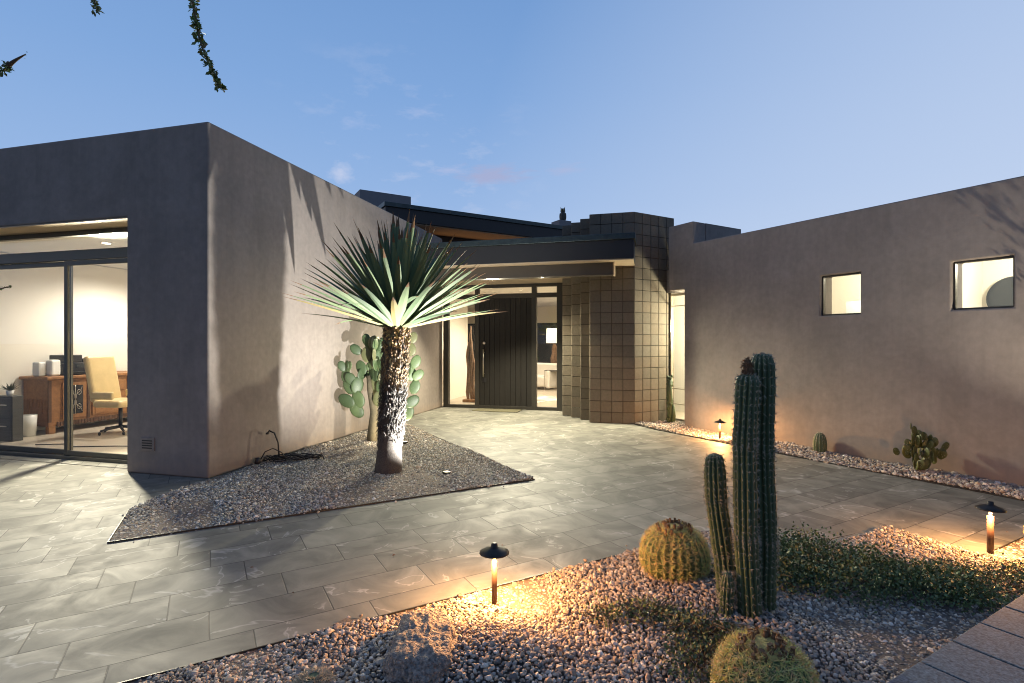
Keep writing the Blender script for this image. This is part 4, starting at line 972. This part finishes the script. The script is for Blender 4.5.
b = MB(); b.prism([(-9.76, 6.30), (-9.60, 6.30), (-9.60, 6.41), (-9.76, 6.41)], zt, zt+.235); o = b.build('desk_speaker', M['wht'], bevel=.025); tag(o, 'white boxy speaker at the left end of the oak sideboard', 'speaker')
b = MB(); b.prism([(-9.64, 6.42), (-9.50, 6.42), (-9.52, 6.58), (-9.66, 6.58)], zt, zt+.27); o = b.build('desk_speaker', M['wht'], bevel=.03); tag(o, 'taller white speaker, right of the two, beside the black printer', 'speaker')
def printer(x, y, w, d, h, label, cat='printer'):
    r = empty('printer', (x, y, zt), label, cat, None)
    b = MB(); b.box(-d/2, d/2, -w/2, w/2, 0, h*.62); b.build('body', M['blk'], r, bevel=.015)
    b = MB(); b.box(-d/2+.02, d/2-.04, -w/2+.02, w/2-.02, h*.62+.001, h); b.build('scanner_lid', M['blk'], r, bevel=.012)
    b = MB(); b.box(d/2+.001, d/2+.09, -w/2+.06, w/2-.06, h*.14, h*.17); b.build('paper_tray', M['greyc'], r)
    b = MB(); b.box(d/2+.001, d/2+.008, w/2-.16, w/2-.03, h*.36, h*.55); b.build('control_panel', M['art'], r)
printer(-9.72, 6.80, .34, .40, .34, 'black printer standing behind the taller white speaker')
printer(-9.66, 7.22, .42, .42, .27, 'wider black printer with a flat lid, behind the cream chair')
b = MB(); b.lathe([(.04, 0), (.045, .09), (.038, .09), (.035, .01), (.001, .01)], 18, c=(-9.55, 7.86, zt)); tag(b.build('mug', M['wht'], smooth=True), 'white mug on the far end of the oak sideboard', 'mug')
# filing cabinet + plant
fc = empty('filing_cabinet', (-9.32, 5.90, .02), 'dark grey two drawer cabinet at the left of the office window', 'cabinet')
b = MB(); b.box(-.28, .10, -.2, -.06, 0, .68); b.build('body', M['greyc'], fc, bevel=.004)
for k in range(2):
    b = MB(); b.box(-.26, .08, -.212, -.202, .04+k*.32, .33+k*.32); d_ = b.build('drawer', M['greyc'], fc, bevel=.003)
    b = MB(); b.box(-.12, .0, -.225, -.2125, .22+k*.32, .235+k*.32); b.build('handle', M['steel'], d_)
pt = empty('potted_plant', (-9.40, 5.78, .70), 'small dark leafy pot plant on the grey cabinet', 'plant')
b = MB(); b.lathe([(.035, 0), (.05, .08), (.044, .08), (.03, .01), (.001, .01)], 16); b.build('pot', M['wht'], pt, smooth=True)
b = MB()
for k in range(60):
    w = random.uniform(0, 2*PI); e_ = random.uniform(.3, 1.4); d = Vector((math.cos(w)*math.cos(e_), math.sin(w)*math.cos(e_), math.sin(e_))); s = d.cross(Vector((0, 0, 1))).normalized()*.012; l_ = random.uniform(.08, .17); p = Vector((0, 0, .07))
    b.add([p, p+d*l_*.5+s, p+d*l_, p+d*l_*.5-s], [(0, 1, 2, 3)], (.05, .06, .03))
b.build('leaves', M['leaf'], pt)
b = MB(); b.lathe([(.09, 0), (.11, .34), (.104, .34), (.085, .01), (.001, .01)], 20, c=(-9.55, 6.12, .02)); tag(b.build('waste_bin', M['wht'], smooth=True), 'pale waste bin between the cabinet and the sideboard', 'bin')
# office chair
oc_ = empty('office_chair', (-8.42, 6.72, .02), 'cream leather office chair seen from behind the glass, turned to the sideboard', 'chair', rz=R(185))
b = MB(); b.box(-.26, .26, -.25, .27, .44, .56); b.build('seat', M['cream'], oc_, bevel=.05, seg=4)
b = MB(); T = Matrix.Translation((.26, 0, .52)) @ Matrix.Rotation(R(12), 4, 'Y')
b.box(-.05, .06, -.25, .25, 0, .76, T=T); b.build('backrest', M['cream'], oc_, bevel=.045, seg=4)
for s_ in (-1, 1):
    b = MB(); b.box(-.18, .2, s_*.30-.03, s_*.30+.03, .58, .70); b.build('armrest', M['cream'], oc_, bevel=.025, seg=3)
b = MB(); b.tube([(0, 0, .09), (0, 0, .44)], .028, 12); b.build('post', M['blk'], oc_, smooth=True)
for k in range(5):
    w = 2*PI*k/5; b = MB(); b.tube([(0, 0, .11), (.29*math.cos(w), .29*math.sin(w), .07)], [.024, .016], 8); lg = b.build('leg', M['blk'], oc_, smooth=True)
    b = MB(); b.ell((.30*math.cos(w), .30*math.sin(w), .03), (.028, .016, .03), None, 10, 8); b.build('caster', M['blk'], lg, smooth=True)
cb_ = MB(); cb_.tube([(-8.6, 5.6, .03), (-8.2, 5.75, .03), (-7.9, 5.62, .03), (-7.4, 5.8, .03), (-7.0, 5.9, .03)], .008, 6); tag(cb_.build('cable', M['blk'], smooth=True), 'black cable snaking over the office floor inside the glass', 'cable')

# ------------------------------------------------------------------ foyer and living room seen through the sidelights
sc_ = empty('driftwood_sculpture', (-4.36, 12.5, .018), 'tall slim driftwood sculpture on a base inside the left sidelight', 'sculpture')
b = MB(); b.box(-.17, .17, -.12, .12, 0, .07); b.build('base', M['wood'], sc_, bevel=.005)
b = MB()
for k, (dx, top) in enumerate(((-.05, 1.45), (.02, 1.85), (.07, 1.2))):
    b.tube([(dx+.02*math.sin(z*5+k), .02*k-.02, .06+z*top/8) for z in range(9)], [.035, .05, .04, .055, .05, .045, .05, .035, .012], 8)
b.build('driftwood', M['drift'], sc_, smooth=True)
ac = empty('armchair', (-3.40, 16.7, .018), 'white upholstered armchair seen through the right sidelight', 'armchair', rz=R(-20))
b = MB(); b.box(-.42, .42, -.40, .42, .10, .42); b.build('seat', M['fabric'], ac, bevel=.05, seg=3)
b = MB(); b.box(-.48, .48, .30, .52, .10, .82); b.build('backrest', M['fabric'], ac, bevel=.07, seg=3)
for s_ in (-1, 1):
    b = MB(); b.box(s_*.47-.08, s_*.47+.08, -.42, .32, .06, .62); b.build('armrest', M['fabric'], ac, bevel=.06, seg=3)
ac2 = copy_tree(ac); ac2.location = (-5.5, 16.3, .018); ac2.rotation_euler.z = R(30); ac2['label'] = 'white upholstered armchair glimpsed left of the driftwood, through the left sidelight'
stb = empty('side_table', (-2.95, 16.38, .018), 'thin metal side table beside the white armchair', 'table')
b = MB(); b.box(-.25, .25, -.2, .2, .60, .62); b.build('top', M['beam'], stb)
for x in (-.24, .24):
    for y in (-.19, .19):
        b = MB(); b.tube([(x, y, 0), (x, y, .60)], .01, 6); b.build('leg', M['steel'], stb)
fl = empty('floor_lamp', (-3.15, 17.8, .018), 'floor lamp with rough wooden base and white drum shade, behind the armchair', 'lamp')
b = MB(); b.tube([(.02*math.sin(z*2), 0, z*.16) for z in range(10)], [.16, .13, .12, .13, .12, .13, .14, .12, .10, .05], 10); b.build('base', M['drift'], fl, smooth=True)
b = MB(); b.lathe([(.30, 1.48), (.28, 1.98)], 28); b.build('shade', M['shade'], fl, smooth=True)
b = MB(); b.prism([(-2.75+.42*math.cos(a*.35)*(1+.2*math.sin(a*1.9)), 13.6+.8*math.sin(a*.35)*(1+.15*math.cos(a*2.3)), ) for a in range(18)], .0185, .026); tag(b.build('cowhide_rug', M['rug']), 'dark and white cowhide rug on the foyer floor', 'rug')

# bathroom things seen through the two small windows
def rwt(o): o.matrix_world = TR; return o
b = MB(); b.lathe([(.30, 0), (.30, .03), (.27, .035), (.001, .035)], 40, T=Matrix.Rotation(R(90), 3, 'X')); o = b.build('round_mirror', M['art'], smooth=False); o.matrix_world = TR @ Matrix.Translation((4.14, 2.27, 2.12)); tag(o, 'round dark mirror on the room wall, seen in the right small window', 'mirror')
b = MB(); b.box(0, .55, 0, .5, 0, 2.16); o = b.build('wall_cabinet', M['iwhite'], bevel=.004); o.matrix_world = TR @ Matrix.Translation((2.2, 1.75, .02)); tag(o, 'pale tall cabinet seen through the left small window', 'cabinet')

# a few fallen leaves on the paving
for k, (x, y) in enumerate(((-2.55, 2.95), (-1.75, 3.35), (-2.05, 2.7), (-1.05, 3.75))):
    b = MB(); w = random.uniform(0, 6); b.add([(0, 0, .003), (.016, .007, .009), (.03, 0, .004), (.016, -.007, .008)], [(0, 1, 2, 3)], (.15, .07, .03))
    o = b.build('fallen_leaf', M['leaf'], loc=(x, y, .002), rz=w)
    tag(o, 'tiny dry leaf on paving, '+('the one nearest the left corner of the gravel bed', 'second from the left of the scattered dry leaves', 'lowest of the scattered dry leaves', 'closest to the nearest path light')[k], 'leaf', 'dry leaves on the paving')

# --- small desert tree just outside the right edge, with its own uplight; its branches shade the top of the right wall
mt = empty('desert_tree', (4.35, 5.55, 0), 'small airy desert tree just beyond the right edge, shading the top of the taupe wall', 'tree')
b = MB(); b.tube([(0, 0, -.02), (.03, .02, .5), (-.04, .05, 1.0), (-.02, .02, 1.4)], [.05, .042, .035, .028], 10); b.build('trunk', M['stemm'], mt, smooth=True)
lf2 = MB(); rnd = random.Random(4); b = MB()
for k in range(9):
    w = 2*PI*k/9+rnd.uniform(-.3, .3); p = Vector((-.03, .03, 1.0+.05*k)); d = Vector((math.cos(w), math.sin(w), .55)).normalized(); pts = [p.copy()]
    for j in range(6):
        d = (d+Vector((rnd.gauss(0, .22), rnd.gauss(0, .22), rnd.gauss(0, .15)))).normalized(); p = p+d*.12
        if math.hypot(p.x, p.y) > .62: break
        pts.append(p.copy())
        for q in range(26):
            c = p+Vector([rnd.gauss(0, .045) for _ in range(3)]); t_ = Vector([rnd.gauss(0, 1) for _ in range(3)]).normalized(); s_ = t_.cross(Vector([rnd.gauss(0, 1) for _ in range(3)])).normalized()*.008
            lf2.add([c, c+t_*.013+s_, c+t_*.026, c+t_*.013-s_], [(0, 1, 2, 3)], (.06, .09, .035))
    if len(pts) > 1: b.tube(pts, [.012*(1-i/len(pts))+.002 for i in range(len(pts))], 6)
b.build('branches', M['stemm'], mt, smooth=True); lf2.build('crown', M['leaf'], mt)
u3 = empty('uplight', (4.55, 4.75, 0), 'garden uplight beyond the right edge, below the airy desert tree', 'uplight')
b = MB(); b.lathe([(.05, 0), (.052, .035), (.040, .04), (.038, .03), (.001, .03)], 20); b.build('housing', M['lampm'], u3)
b = MB(); b.lathe([(.034, .0325), (.001, .0326)], 20); b.build('lens', M['can'], u3)
lamp('uplight_lamp', 'SPOT', (4.55, 4.75, .06), 620, (1, .86, .66), .015, (3.85, 6.9, 2.75), 62, .8)
